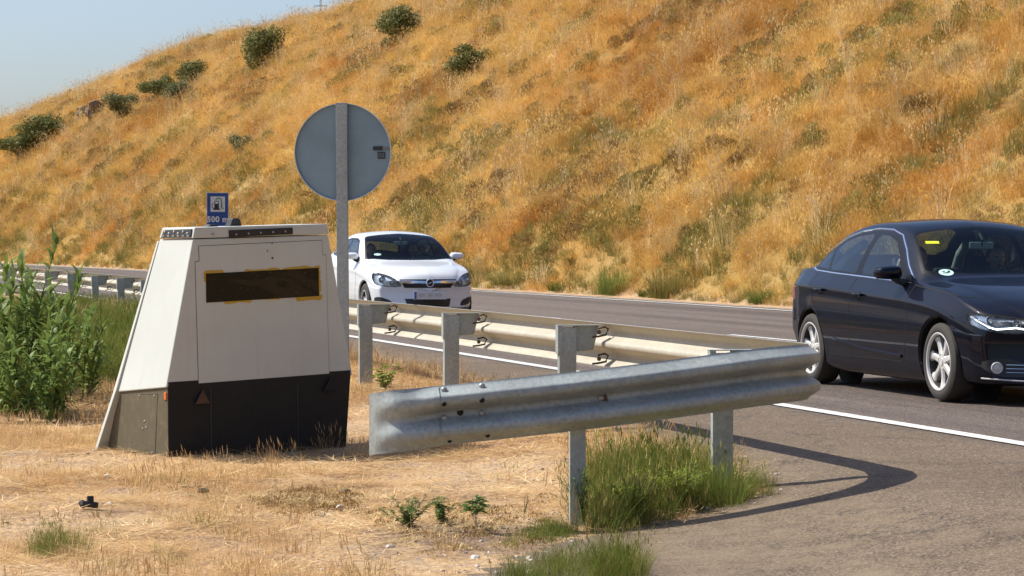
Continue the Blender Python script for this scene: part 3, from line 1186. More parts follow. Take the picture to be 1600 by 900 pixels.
def front_px(px, py):
    """photo pixel -> local (x, z) on the front face plane"""
    dx, dz = (px - 800) / FPX, (HORIZON - py) / FPX
    # solve (dx*Y, Y) on line TA + x*TU (y=0)
    A_ = np.array([[dx, -TU.x], [1, -TU.y]])
    Y_, x_ = np.linalg.solve(A_, np.array([TA.x, TA.y]))
    z = EYE + dz * Y_
    return x_, z


def front_panel(name, outline, d0, d1, mat, parent, bev=0):
    bm = bmesh.new()
    add_prism(bm, outline, lambda p, t_: (p[0], .012 * (1.4 - p[1]) - t_, p[1]), d0, d1)
    return obj(name, bm, mat, parent, bevel=bev)


FPp = lambda L: [front_px(*q) for q in L]
# service door standing a hair proud, its gap drawn by a dark backing
c1 = lambda x, y: (140 + x / 1.956, 280 + y / 1.956)
door_px = [c1(336, 624), c1(734, 594), c1(722, 232), c1(712, 232), c1(709, 187), c1(334, 205), c1(336, 251), c1(323, 253)]
dp = FPp(door_px)
cx_ = sum(q[0] for q in dp) / 8; cz_ = sum(q[1] for q in dp) / 8
big_ = [(q[0] + (.0035 if q[0] > cx_ else -.0035), q[1] + (.0035 if q[1] > cz_ else -.0035)) for q in dp]
front_panel('door_gap', big_, -.004, .0012, M['tw_dark'], tr)
door = front_panel('service_door', dp, -.002, .0035, M['tw'], tr)
win = FPp([(321.5, 427.5), (497.5, 418.5), (498.5, 462.5), (322.5, 473)])
front_panel('camera_window', win, .0, .0075, M['dwin'], tr)
# sprayed yellow overrun around the window
rr = np.random.RandomState(4)
def smear(x0, x1, yfun, up, seed, amp):
    q = []
    xs = np.linspace(x0, x1, 26)
    top = [(x, yfun(x) + up * amp * (.25 + .75 * vnoise(x / 11 + seed, seed * 1.7)) * min(1, (x - x0) / 3 + .2, (x1 - x) / 3 + .2)) for x in xs]
    bot = [(x, yfun(x) - up * 2.0) for x in xs[::-1]]
    return FPp(top + bot)
ty = lambda x: 427.5 - (x - 321.5) * 9 / 176
byl = lambda x: 473 - (x - 321.5) * 10.5 / 176
ys = []
for k, (a, b, fn, up, am) in enumerate(((318, 350, ty, -1, 5.5), (382, 438, ty, -1, 5), (440, 500, ty, -1, 4.6), (350, 394, byl, 1, 5.4), (412, 438, byl, 1, 2.4), (462, 504, byl, 1, 8))):
    bm = bmesh.new()
    add_prism(bm, smear(a, b, fn, up, k * 3.3 + 1, am), lambda p, t_: (p[0], .012 * (1.4 - p[1]) - t_, p[1]), .001, .0052 + k * .0002)
    obj('yellow_overspray', bm, M['ypaint'], door)
for k, (xa, xb, ya, yb_) in enumerate(((318.6, 323, 424, 441), (496.5, 501, 422, 468))):
    xs = np.linspace(ya, yb_, 14)
    L_ = [((xa if k == 0 else xb) + rr.uniform(-1.2, 1.2), y) for y in xs] + [((xb if k == 0 else xa), y) for y in xs[::-1]]
    bm = bmesh.new()
    add_prism(bm, FPp(L_), lambda p, t_: (p[0], .012 * (1.4 - p[1]) - t_, p[1]), .001, .0047 + k * .0003)
    obj('yellow_overspray', bm, M['ypaint'], door)
# black vent strip on the cap, with studs and a little sensor
ys_ = front_panel('vent_strip', FPp([c1(424, 156), c1(618, 148), c1(619, 168), c1(425, 178)]), 0, .014, M['black_rubber'], tr, .002)
bm = bmesh.new()
for k in range(5):
    x, z = front_px(*c1(445 + k * 37.5, 168 - k * 2.2))
    dome(bm, Vector((x, -.016, z)), .008, (0, -1, 0))
x, z = front_px(*c1(375, 168))
dome(bm, Vector((x, -.008, z)), .009, (0, -1, 0))
obj('stud', bm, M['bolt'], ys_)
bm = bmesh.new()
for q in (c1(558, 241), c1(557, 196), c1(543, 219)):
    x, z = front_px(*q)
    dome(bm, Vector((x, -.003, z)), .007 if q[1] > 400 else .005, (0, -1, 0))
obj('keyhole', bm, M['hole'], door)


# left side plane helper: photo pixel -> point on the sloping left side
def side_pt(f, z, d=0):
    """f 0..1 from the front edge to the back edge at height z, d proud of the side"""
    x = front_x(0, z)
    yb = float(back_y(z))
    y0 = .012 * (1.4 - z)
    return Vector(TP(x - d, y0 + (yb - y0) * f, z))


bm = bmesh.new()
vs = []
for d in (0.001, .010):
    vs.append([bm.verts.new(side_pt(f, z, d + .004)) for f, z in ((.04, 1.328), (.92, 1.325), (.90, 1.378), (.05, 1.384))])
bm.faces.new(vs[1])
for k in range(4): bm.faces.new((vs[0][k], vs[0][(k + 1) % 4], vs[1][(k + 1) % 4], vs[1][k]))
bmesh.ops.recalc_face_normals(bm, faces=bm.faces)
lv = obj('side_vent', bm, M['black_rubber'], tr)
bm = bmesh.new()
for k in range(6):
    dome(bm, side_pt(.14 + k * .14, 1.352 + .012 * (k % 2), .016), .011, (-1, 0, 0))
    add_box(bm, side_pt(.10 + k * .15, 1.338, .015), (.006, .03, .012))
obj('louvre', bm, M['bolt'], lv)

# rear wing: the narrow strip running down behind the skirt, and the sloping back
bm = bmesh.new()
def rp(z, off): return float(back_y(z)) + off
zs_ = (-.205, .24, 1.30)
for sd_, sg in ((0, -1), (1, 1)):
    quad = [TP(front_x(sd_, max(z, .0)) + (.03 * (z < 0)) * -sg * 0 - (.004 * -sg), rp(z, 0), z) for z in zs_]
    quad2 = [TP(front_x(sd_, max(z, .0)) + .0, rp(z, .045 if z < 1 else .03), z) for z in zs_]
    inn = .10
    a = [bm.verts.new(q) for q in quad]; b = [bm.verts.new(q) for q in quad2]
    a2 = [bm.verts.new((q[0] - sg * inn, q[1], q[2])) for q in quad]; b2 = [bm.verts.new((q[0] - sg * inn, q[1], q[2])) for q in quad2]
    for k in range(2):
        for f in ((a[k], a[k + 1], b[k + 1], b[k]), (b[k], b[k + 1], b2[k + 1], b2[k]), (a2[k + 1], a2[k], b2[k], b2[k + 1]), (a[k + 1], a[k], a2[k], a2[k + 1])): bm.faces.new(f)
    for k in (0, 2): bm.faces.new((a[k], b[k], b2[k], a2[k]))
bmesh.ops.recalc_face_normals(bm, faces=bm.faces)
obj('rear_wing', bm, M['tw'], tr, bevel=.004)
bm = bmesh.new()
hull(bm, [TP(front_x(0, 0) + .07, rp(-.20, -.0), -.17), TP(front_x(1, 0) - .07, rp(-.20, 0), -.17), TP(front_x(1, 1.3) - .02, rp(1.3, -.012), 1.30), TP(front_x(0, 1.3) + .02, rp(1.3, -.012), 1.30),
          TP(front_x(0, 0) + .07, rp(-.20, .05), -.17), TP(front_x(1, 0) - .07, rp(-.20, .05), -.17), TP(front_x(1, 1.3) - .02, rp(1.3, .02), 1.30), TP(front_x(0, 1.3) + .02, rp(1.3, .02), 1.30)])
obj('rear_panel', bm, M['tw'], tr, bevel=.003)

# lower box: olive sides, front coloured nearly black for the shade on it
bm = bmesh.new()
zg = -.245
xl, xr = .004, WTR - .02
v = hull(bm, [(xl, .02, zg), (xr, .02, zg + .05), TP(front_x(1, .3) - .012, .012, .34), TP(front_x(0, .3) + .012, .012, .34),
              (xl, 1.03, zg), (xr, 1.03, zg + .05), TP(front_x(1, .3) - .012, .70, .26), TP(front_x(0, .3) + .012, .70, .26)])
bm.faces.ensure_lookup_table()
bm.faces[0].material_index = 1
sk = obj('skirt', bm, [M['skirt'], M['skirt_dark']], tr, bevel=.006)
# panel lines and rivets on the olive side
def skp(f, g, d=.0):
    """f 0..1 front->back at height fraction g"""
    z = zg + (.285 - zg) * g
    yb = (1.0 + (.70 - 1.0) * g)
    return Vector((xl - .008 * g - d, .02 + (yb - .02) * f, z))
bm = bmesh.new()
for pts_ in ([(.20, .93), (.205, .05)], [(.20, .93), (.62, .90)]):
    a_, b_ = skp(*pts_[0], .001), skp(*pts_[1], .001)
    add_tube(bm, [a_, b_], .0022, 4)
obj('panel_seam', bm, M['tw_dark'], sk)
bm = bmesh.new()
for f, g in ((.27, .90), (.58, .88), (.25, .15), (.06, .10), (.42, .55), (.38, .47), (.44, .45), (.90, .1), (.93, .06)): dome(bm, skp(f, g, .002), .008, (-1, 0, 0))
obj('rivet', bm, M['bolt'], sk)
bm = bmesh.new()
for k, xk in enumerate((.33, 1.03)):
    add_tube(bm, [(xk, .012, .28), (xk + .01, .018, -.15)], .003, 4)
obj('panel_seam', bm, M['tw_dark'], sk)
# lights
bm = bmesh.new()
x_, z_ = .01, .262
add_box(bm, (-.006, .045, .238), (.010, .034, .052))
obj('side_marker', bm, M['orange_lens'], tr, bevel=.003)
for q in ((316, 621), (516, 601)):
    x, z = front_px(*q)
    bm = bmesh.new()
    add_prism(bm, [(x - .060, z - .045), (x + .060, z - .045), (x, z + .058)], lambda p_, t_: (p_[0], .006 - t_, p_[1]), 0, .016)
    obj('warning_triangle', bm, M['red_lens'] if q[0] < 400 else M['skirt_dark'], tr, bevel=.003)
# two small knobs standing on the roof
for q, w_ in ((391, .055), (361 - 6, .05)):
    x = front_px(q, 350)[0]
    bm = bmesh.new()
    add_prism(bm, [(-w_ * .9, 0), (w_ * .9, 0), (w_ * .7, .05), (w_ * .35, .062), (-w_ * .5, .06)] if q > 380 else [(-w_, 0), (w_, 0), (w_ * .5, .02), (-w_ * .4, .022)], lambda p_, t_: (p_[0] + x, t_, p_[1] + 1.39 + zrot(x)), .2, .28)
    obj('roof_knob', bm, M['black_rubber'], tr, bevel=.008)

# ================================================================== power pole beyond the hill
M['pole'] = plain('weathered_pole_steel', (.16, .16, .17), .7, .3)
Yp = 330.0
px_, py_ = P(501, 0, Yp)[:2]
gp = gz(px_, py_)
kp = Yp / FPX
pl_ = thing('power_pole', 'distant grey lattice power pole standing beyond the top of the hill', 'power pole', (px_, py_, gp))
ztp = EYE + (HORIZON + 4) * kp - gp
zarm = EYE + (HORIZON - 9.3) * kp - gp
bm = bmesh.new()
h = .085
zz = np.arange(-1, ztp, .62)
for sx2 in (-1, 1):
    for sy2 in (-1, 1): add_cyl(bm, (sx2 * h * 1.25, sy2 * h * 1.25, -1), (sx2 * h, sy2 * h, ztp), .022, n=5)
for k in range(len(zz) - 1):
    s2 = 1 if k % 2 else -1
    add_cyl(bm, (-h * s2, -h, zz[k]), (h * s2, -h, zz[k + 1]), .014, n=4)
    add_cyl(bm, (-h * s2, h, zz[k]), (h * s2, h, zz[k + 1]), .014, n=4)
obj('mast', bm, M['pole'], pl_)
bm = bmesh.new()
for s2 in (-1, 1): add_tube(bm, [(0, 0, zarm), (s2 * 9.5 * kp, 0, zarm + .02)], [.07, .045], 6)
am = obj('crossarm', bm, M['pole'], pl_)
for s2 in (-1, 1):
    bm = bmesh.new()
    add_cyl(bm, (s2 * 9 * kp, 0, zarm - .02), (s2 * 9 * kp, 0, zarm - .22), .05, n=8)
    add_cyl(bm, (s2 * 9 * kp, 0, zarm + .02), (s2 * 9 * kp, 0, zarm + .14), .03, n=8)
    obj('insulator', bm, M['pole'], am)
# ================================================================== cars
def paint_mat(name, col, metal=0., rough=.35, coat=1.0, dust=.25, spec=.5):
    t = NT(name)
    p = t.objc()
    c = t.mix(t.noise(p, 2.0, 4), tuple(x * .94 for x in col), tuple(min(1, x * 1.05) for x in col))
    # road dust low on the body
    sp_ = t.node('ShaderNodeSeparateXYZ')
    t.link(p, sp_.inputs[0])
    d_ = t.math('MULTIPLY', t.ramp(sp_.outputs['Z'], [(.16, dust), (.40, .0)]), t.noise(p, 7, 5, .7))
    c = t.mix(d_, c, (.24, .19, .14))
    t.set(Base_Color=c, Metallic=metal, Roughness=rough, Coat_Weight=coat, Coat_Roughness=.03)
    t.b.inputs['Specular IOR Level'].default_value = spec
    t.set(Coat_Normal=t.bump(t.noise(p, 3, 2), .02, .01))
    return t.m


M['navy'] = paint_mat('dark_blue_car_paint', (.0010, .0022, .0085), 0, .45, .50, .03, .05)
M['cwhite'] = paint_mat('white_car_paint', (.70, .715, .73), 0, .35, .8)
M['glass'] = glass_mat('car_glass', (.60, .76, .76), .95)
M['glass_front'] = glass_mat('windscreen_glass', (.50, .60, .57))
M['lens'] = glass_mat('clear_lens', (.88, .92, .95))
M['frit'] = plain('black_glass_border', (.004, .004, .0045), .35, Specular_IOR_Level=.15)
M['trim'] = plain('black_plastic', (.02, .02, .021), .55)
M['gap'] = plain('panel_gap', (.004, .004, .004), .9)
M['cabin'] = plain('cabin_cloth', (.028, .028, .030), .85)
M['cabin_light'] = plain('pillar_trim', (.35, .38, .37), .8)
M['chrome'] = plain('chrome', (.75, .76, .78), .12, 1.0, var=.03)
M['alloy'] = plain('alloy_wheel', (.56, .545, .52), .35, .3, var=.08)
M['alloy_dark'] = plain('brake_disc', (.03, .028, .026), .6, .3)
M['tyre'] = plain('tyre_rubber', (.038, .033, .028), .85, bump=.3, bscale=40, var=.3)
M['reflector'] = plain('lamp_reflector', (.80, .83, .87), .28, .45, var=.22, vscale=22)
M['led'] = emit_mat('led_strip', (.95, .97, 1.0), 3.0)
M['lamp_bulb'] = emit_mat('lamp_bulb', (1, .98, .92), 1.2)
M['amber'] = plain('amber_lens', (.65, .20, .03), .3)
M['red_lamp'] = plain('red_lamp', (.35, .01, .01), .2, coat=1)
M['skin'] = plain('skin', (.52, .32, .23), .55)
M['mirror_glass'] = plain('mirror_back', (.40, .50, .48), .4)
M['plate_white'] = plain('plate_white', (.66, .66, .67), .4)
M['plate_grey'] = plain('plate_grey', (.52, .51, .50), .4)
M['plate_blue'] = plain('plate_blue', (.08, .15, .40), .4)


def bspline(Pc, m):
    """uniform cubic B-spline along axis 0 with clamped ends, m samples per span"""
    Pc = np.concatenate([Pc[:1], Pc[:1], Pc, Pc[-1:], Pc[-1:]], 0)
    out = []
    n = len(Pc) - 3
    for i in range(n):
        a, b, c, d = Pc[i:i + 4]
        for k in range(m):
            t_ = k / m
            out.append(((1 - t_) ** 3 * a + (3 * t_ ** 3 - 6 * t_ ** 2 + 4) * b + (-3 * t_ ** 3 + 3 * t_ ** 2 + 3 * t_ + 1) * c + t_ ** 3 * d) / 6)
    out.append(Pc[-1])
    return np.array(out)


def car_surface(sp):
    """returns a grid of points (stations x section) for the right half, s measured from the nose"""
    L = sp['L']
    T = {k: (np.array([q[0] for q in v]), np.array([q[1] for q in v])) for k, v in sp['t'].items()}
    f = lambda k, s: float(np.interp(s, *T[k]))
    cage = []
    for s in sp['stations']:
        zu, ws, wm, zb, wb, ze, wr, zc = (f(k, s) for k in ('zu', 'ws', 'wm', 'zb', 'wb', 'ze', 'wr', 'zc'))
        q = [(0, zu), (.5 * ws, zu), (.93 * ws, zu), (ws, zu + .03),
             (ws + (wm - ws) * .55, zu + .12), (wm - .004, .47), (wm, .60),
             (wm - .010, zb - .21), (wm - .006, zb - .145), (wm - .010, zb - .12),
             (wb + .012, zb - .035), (wb, zb - .008), (wb - .012, zb + .012)]
        x0, z0 = wb - .012, zb + .012
        for t_ in (.3, .6, .85):
            bulge = .030 * math.sin(t_ * PI) * min(1, (ze - zb) / .3)
            q.append((x0 + (wr - x0) * t_ + bulge, z0 + (ze - z0) * t_))
        q += [(wr, ze), (wr - .045, ze + (zc - ze) * .38), (wr * .72, zc - (zc - ze) * .38), (wr * .38, zc - (zc - ze) * .10), (0, zc)]
        cage.append([(s, a, b) for a, b in q])
    cage = np.array(cage, float)                  # stations, section, 3
    # plan curvature of nose and tail
    for (e, sgn, key) in ((0, 1, 'nose'), (L, -1, 'tail')):
        k, p_ = sp[key]
        for i in range(cage.shape[0]):
            dist = abs(cage[i, 0, 0] - e)
            w = max(0, 1 - dist / 1.0)
            cage[i, :, 0] += sgn * k * w * (np.abs(cage[i, :, 1]) / .85) ** p_
    # rings that close the nose and the tail
    def close(ring, sgn, bulge, zmid):
        out = []
        for kk in (.93, .75, .45, .15, 0):
            r = ring.copy()
            r[:, 1] *= (kk if kk < .9 else .97)
            r[:, 2] = zmid + (r[:, 2] - zmid) * (kk if kk < .9 else .97)
            r[:, 0] = ring[:, 0] * (kk) + ring[:, 0].min() * (1 - kk) if sgn > 0 else ring[:, 0] * kk + ring[:, 0].max() * (1 - kk)
            r[:, 0] -= sgn * bulge * (1 - kk ** 2)
            out.append(r)
        return out
    fr = close(cage[0], 1, sp.get('nb', .03), .50)[::-1]
    bk = close(cage[-1], -1, sp.get('tb', .03), .62)
    cage = np.concatenate([np.array(fr), cage, np.array(bk)], 0)
    g = bspline(cage, 5)
    g = np.swapaxes(bspline(np.swapaxes(g, 0, 1), 4), 0, 1)
    return g


def build_shell(sp):
    g = car_surface(sp)
    n0, n1 = g.shape[:2]
    bm = bmesh.new()
    xf = sp['fa']
    rows = []
    for side in (-1, 1):
        vs = [[None] * n1 for _ in range(n0)]
        for i in range(n0):
            for j in range(n1):
                s, y, z = g[i, j]
                vs[i][j] = bm.verts.new((xf - s, side * y, z))
        for i in range(n0 - 1):
            for j in range(n1 - 1):
                q = (vs[i][j], vs[i + 1][j], vs[i + 1][j + 1], vs[i][j + 1])
                bm.faces.new(q if side == 1 else q[::-1])
    bmesh.ops.remove_doubles(bm, verts=bm.verts, dist=4e-4)
    bmesh.ops.dissolve_degenerate(bm, edges=bm.edges, dist=1e-4)
    bmesh.ops.recalc_face_normals(bm, faces=bm.faces)
    return bm


def ptin(p, poly):
    x, y = p
    c = False
    n = len(poly)
    for i in range(n):
        x0, y0 = poly[i]; x1, y1 = poly[(i + 1) % n]
        if (y0 > y) != (y1 > y) and x < (x1 - x0) * (y - y0) / (y1 - y0) + x0: c = not c
    return c


def grow(poly, d):
    """offset a simple polygon outwards by d (inwards if negative)"""
    a = sum(poly[i][0] * poly[(i + 1) % len(poly)][1] - poly[(i + 1) % len(poly)][0] * poly[i][1] for i in range(len(poly)))
    s = 1 if a > 0 else -1
    out = []
    n = len(poly)
    for i in range(n):
        p0, p1, p2 = (np.array(poly[(i + k) % n], float) for k in (-1, 0, 1))
        e1 = (p1 - p0) / max(1e-9, np.linalg.norm(p1 - p0)); e2 = (p2 - p1) / max(1e-9, np.linalg.norm(p2 - p1))
        n1 = np.array([e1[1], -e1[0]]) * s; n2 = np.array([e2[1], -e2[0]]) * s
        m = n1 + n2
        m /= max(.35, (np.linalg.norm(m) ** 2) / 2)
        out.append(tuple(p1 + m * d))
    return out


def rounded(poly, k=2, w=.82):
    """Chaikin corner cutting"""
    for _ in range(k):
        q = []
        n = len(poly)
        for i in range(n):
            a, b = np.array(poly[i], float), np.array(poly[(i + 1) % n], float)
            q += [tuple(a * w + b * (1 - w)), tuple(a * (1 - w) + b * w)]
        poly = q
    return poly


def cut(bm, poly, ax, ay, test):
    """cut the outline into the mesh (projected along the third axis) and return the faces inside"""
    ax, ay = Vector(ax), Vector(ay)
    vd = ax.cross(ay)
    xs = [p[0] for p in poly]; ys = [p[1] for p in poly]
    bx = (min(xs) - .03, max(xs) + .03, min(ys) - .03, max(ys) + .03)
    def near(f):
        if not test(f): return False
        for v in f.verts:
            a, b = v.co.dot(ax), v.co.dot(ay)
            if bx[0] <= a <= bx[1] and bx[2] <= b <= bx[3]: return True
        return False
    n = len(poly)
    for i in range(n):
        p0, p1 = poly[i], poly[(i + 1) % n]
        mx, my, ln = (p0[0] + p1[0]) / 2, (p0[1] + p1[1]) / 2, math.hypot(p1[0] - p0[0], p1[1] - p0[1])
        if ln < 1e-6: continue
        fs = []
        lim = ln / 2 + .09
        for f in bm.faces:
            c = f.calc_center_median()
            a, b = c.dot(ax), c.dot(ay)
            if abs(a - mx) < lim and abs(b - my) < lim and near(f): fs.append(f)
        if not fs: continue
        geom = list(set(fs) | {e for f in fs for e in f.edges} | {v for f in fs for v in f.verts})
        co = ax * p0[0] + ay * p0[1]
        d = ax * (p1[0] - p0[0]) + ay * (p1[1] - p0[1])
        bmesh.ops.bisect_plane(bm, geom=geom, dist=1e-5, plane_co=co, plane_no=d.cross(vd).normalized())
    res = []
    for f in bm.faces:
        c = f.calc_center_median()
        if bx[0] <= c.dot(ax) <= bx[1] and bx[2] <= c.dot(ay) <= bx[3] and test(f) and ptin((c.dot(ax), c.dot(ay)), poly): res.append(f)
    return res


class Shell:
    def __init__(s, sp, root):
        s.sp, s.root = sp, root
        s.bm = build_shell(sp)
        s.bm.normal_update()
        s.bvh = BVHTree.FromBMesh(s.bm)
        s.lay = s.bm.faces.layers.int.new('part')
        s.parts = ['body']
        s.vn = None

    def mark(s, faces, name):
        s.parts.append(name)
        k = len(s.parts) - 1
        for f in faces: f[s.lay] = k
        return k

    def region(s, poly, name, ax, ay, test):
        return s.mark(cut(s.bm, poly, ax, ay, test), name)

    def side(s, poly, name, sg, zmin=-9, nmin=.5, only=0):
        """poly in (x, z); sg = +1 left, -1 right"""
        t_ = lambda f: f.calc_center_median().y * sg > .25 and f.normal.y * sg > nmin and (only is None or f[s.lay] == only)
        return s.region(poly, name, (1, 0, 0), (0, 0, 1), t_)

    def build(s, mats):
        """mats: part name -> material, or None to drop the piece; returns the objects"""
        s.bm.normal_update()
        vnorm = {v: v.normal.copy() for v in s.bm.verts}
        res = {}
        for k, nm in enumerate(s.parts):
            fs = [f for f in s.bm.faces if f[s.lay] == k]
            mat = mats.get(nm.split('#')[0], 'x')
            if not fs or mat is None: continue
            idx, V, F, Nn = {}, [], [], []
            for f in fs:
                q = []
                for v in f.verts:
                    if v not in idx:
                        idx[v] = len(V); V.append(tuple(v.co)); Nn.append(tuple(vnorm[v]))
                    q.append(idx[v])
                F.append(q)
            me = bpy.data.meshes.new(nm)
            me.from_pydata(V, [], F)
            me.polygons.foreach_set('use_smooth', [True] * len(F))
            me.normals_split_custom_set_from_vertices(Nn)
            res[nm] = (me, mat)
        return res

    def ray(s, o, d):
        h = s.bvh.ray_cast(Vector(o), Vector(d).normalized())
        return h[0], h[1]

    def ribbon(s, pts, width, name, mat, parent, sg=None, lift=.002, thick=.0, d=None, dens=.03, closed=False):
        """strip that follows the skin along a side-view polyline (x, z) or along projected points with direction d"""
        P_, N_ = [], []
        pts = list(pts) + ([pts[0]] if closed else [])
        for i in range(len(pts) - 1):
            a, b = np.array(pts[i], float), np.array(pts[i + 1], float)
            m = max(1, int(np.linalg.norm(b - a) / dens))
            for k in range(m + (i == len(pts) - 2)):
                q = a + (b - a) * k / m
                if sg is not None: h, n_ = s.ray((q[0], sg * 2, q[1]), (0, -sg, 0))
                else: h, n_ = s.ray(Vector(q) - Vector(d) * 3, d)
                if h is not None:
                    P_.append(h); N_.append(n_ if n_.dot(Vector((0, sg, 0)) if sg is not None else -Vector(d)) > 0 else -n_)
        if len(P_) < 2: return None
        bm = bmesh.new()
        rows = []
        n = len(P_)
        for i in range(n):
            t_ = (P_[min(i + 1, n - 1)] - P_[max(i - 1, 0)]).normalized()
            w = N_[i].cross(t_).normalized() * width / 2
            up = N_[i] * lift
            if thick: rows.append([bm.verts.new(P_[i] - w), bm.verts.new(P_[i] - w * .6 + N_[i] * thick), bm.verts.new(P_[i] + w * .6 + N_[i] * thick), bm.verts.new(P_[i] + w)])
            else: rows.append([bm.verts.new(P_[i] - w + up), bm.verts.new(P_[i] + w + up)])
        for i in range(n - 1):
            for j in range(len(rows[0]) - 1): bm.faces.new((rows[i][j], rows[i][j + 1], rows[i + 1][j + 1], rows[i + 1][j]))
        return obj(name, bm, mat, parent, smooth=.8)


def make_wheel(root, x, side, r, w, rim_r, spokes, style, y_out):
    """wheel > tyre, rim (> spokes are part of the rim), brake disc"""
    wh = bpy.data.objects.new('wheel', None)
    wh.empty_display_size = .1
    C.objects.link(wh)
    wh.parent = root
    wh.location = (x, side * (y_out - w / 2), r)
    yo = w / 2
    bm = bmesh.new()
    pr = [(rim_r - .005, yo - .012), (rim_r + .012, yo - .002), (rim_r + .03, yo), (r - .035, yo - .003), (r - .012, yo - .018), (r - .002, yo - .045), (r, 0), (r - .002, -yo + .045), (r - .012, -yo + .018), (r - .04, -yo), (rim_r, -yo + .01)]
    add_lathe(bm, [(a, side * b) for a, b in pr], 64, 'y')
    # tread grooves
    obj('tyre', bm, M['tyre'], wh, smooth=.6)
    bm = bmesh.new()
    lip = [(rim_r + .002, yo - .004), (rim_r - .006, yo - .001), (rim_r - .016, yo - .006), (rim_r - .022, yo - .022), (rim_r - .030, yo - .06), (rim_r - .035, -yo + .03)]
    add_lathe(bm, [(a, side * b) for a, b in lip], 64, 'y')
    bm.faces.ensure_lookup_table()
    for f in bm.faces:
        c_ = f.calc_center_median()
        if math.hypot(c_.x, c_.z) < rim_r - .0215: f.material_index = 1
    add_lathe(bm, [(0, side * (yo - .028)), (.030, side * (yo - .028)), (.033, side * (yo - .034)), (.062, side * (yo - .036)), (.075, side * (yo - .05)), (.078, side * (yo - .09))], 32, 'y')
    for k in range(spokes):
        a0 = 2 * PI * k / spokes + .25
        prof = [(.060, .032), (.11, .029), (.17, .030), (rim_r - .045, .038), (rim_r - .012, .058)] if style == 'single' else [(.060, .018), (.11, .014), (.17, .013), (rim_r - .045, .016), (rim_r - .012, .024)]
        for off in ((0,) if style == 'single' else (-.16, .16)):
            top, bot = [], []
            for (rr_, hw) in prof:
                dy = yo - .036 - .020 * math.sin((rr_ - .06) / (rim_r - .06) * PI) * .5 + .012 * (rr_ / rim_r)
                aa = a0 + off * (rr_ / rim_r if style != 'single' else 0)
                c_, s_ = math.cos(aa), math.sin(aa)
                def pt(u_, y_): return bm.verts.new((rr_ * c_ - u_ * s_, side * y_, rr_ * s_ + u_ * c_))
                top.append([pt(-hw, dy - .012), pt(-hw * .55, dy), pt(hw * .55, dy), pt(hw, dy - .012)])
                bot.append([pt(-hw * .9, dy - .045), pt(hw * .9, dy - .045)])
            for i in range(len(prof) - 1):
                for j in range(3): bm.faces.new((top[i][j], top[i][j + 1], top[i + 1][j + 1], top[i + 1][j]))
                bm.faces.new((bot[i][0], top[i][0], top[i + 1][0], bot[i + 1][0]))
                bm.faces.new((top[i][3], bot[i][1], bot[i + 1][1], top[i + 1][3]))
    bmesh.ops.recalc_face_normals(bm, faces=bm.faces)
    obj('rim', bm, [M['alloy'], M['alloy_dark']], wh, smooth=.7)
    bm = bmesh.new()
    add_lathe(bm, [(0, side * (yo - .10)), (rim_r * .68, side * (yo - .10)), (rim_r * .68, side * (yo - .12))], 40, 'y')
    add_lathe(bm, [(rim_r * .68, side * (yo - .125)), (rim_r - .03, side * (yo - .13))], 40, 'y', mi=1)
    obj('brake_disc', bm, [M['alloy_dark'], M['gap']], wh, smooth=.6)
    return wh


def seat(root, x, y, z, w=.50, h=.62):
    st = bpy.data.objects.new('seat', None)
    C.objects.link(st)
    st.parent = root
    st.location = (x, y, z)
    bm = bmesh.new()
    add_box(bm, (.05, 0, 0), (.50, w, .16))
    obj('cushion', bm, M['cabin'], st, bevel=.05, seg=3, smooth=.8)
    bm = bmesh.new()
    add_box(bm, (-.27, 0, h / 2), (.14, w, h), Matrix.Rotation(math.radians(-14), 3, 'Y'))
    obj('backrest', bm, M['cabin'], st, bevel=.05, seg=3, smooth=.8)
    bm = bmesh.new()
    add_box(bm, (-.36, 0, h + .10), (.10, .26, .17))
    obj('headrest', bm, M['cabin'], st, bevel=.04, seg=3, smooth=.8)


def skin_body(name, joints, edges, parent, mat, root_i=0, sub=2):
    """joints: (x, y, z, radius); grows one continuous surface"""
    me = bpy.data.meshes.new(name)
    me.from_pydata([j[:3] for j in joints], edges, [])
    o = link_mesh(name, me, mat, parent)
    sk = o.modifiers.new('skin', 'SKIN')
    sv = me.skin_vertices[0] if me.skin_vertices else None
    if sv is None:
        bm = bmesh.new(); bm.from_mesh(me)
        lay = bm.verts.layers.skin.verify()
        bm.to_mesh(me); bm.free()
        sv = me.skin_vertices[0]
    for i, j in enumerate(joints):
        r_ = j[3]
        sv.data[i].radius = (r_, r_) if not isinstance(r_, tuple) else r_
        sv.data[i].use_root = (i == root_i)
    sk.use_smooth_shade = True
    ss = o.modifiers.new('sub', 'SUBSURF')
    ss.levels = sub
    ss.render_levels = sub
    return o


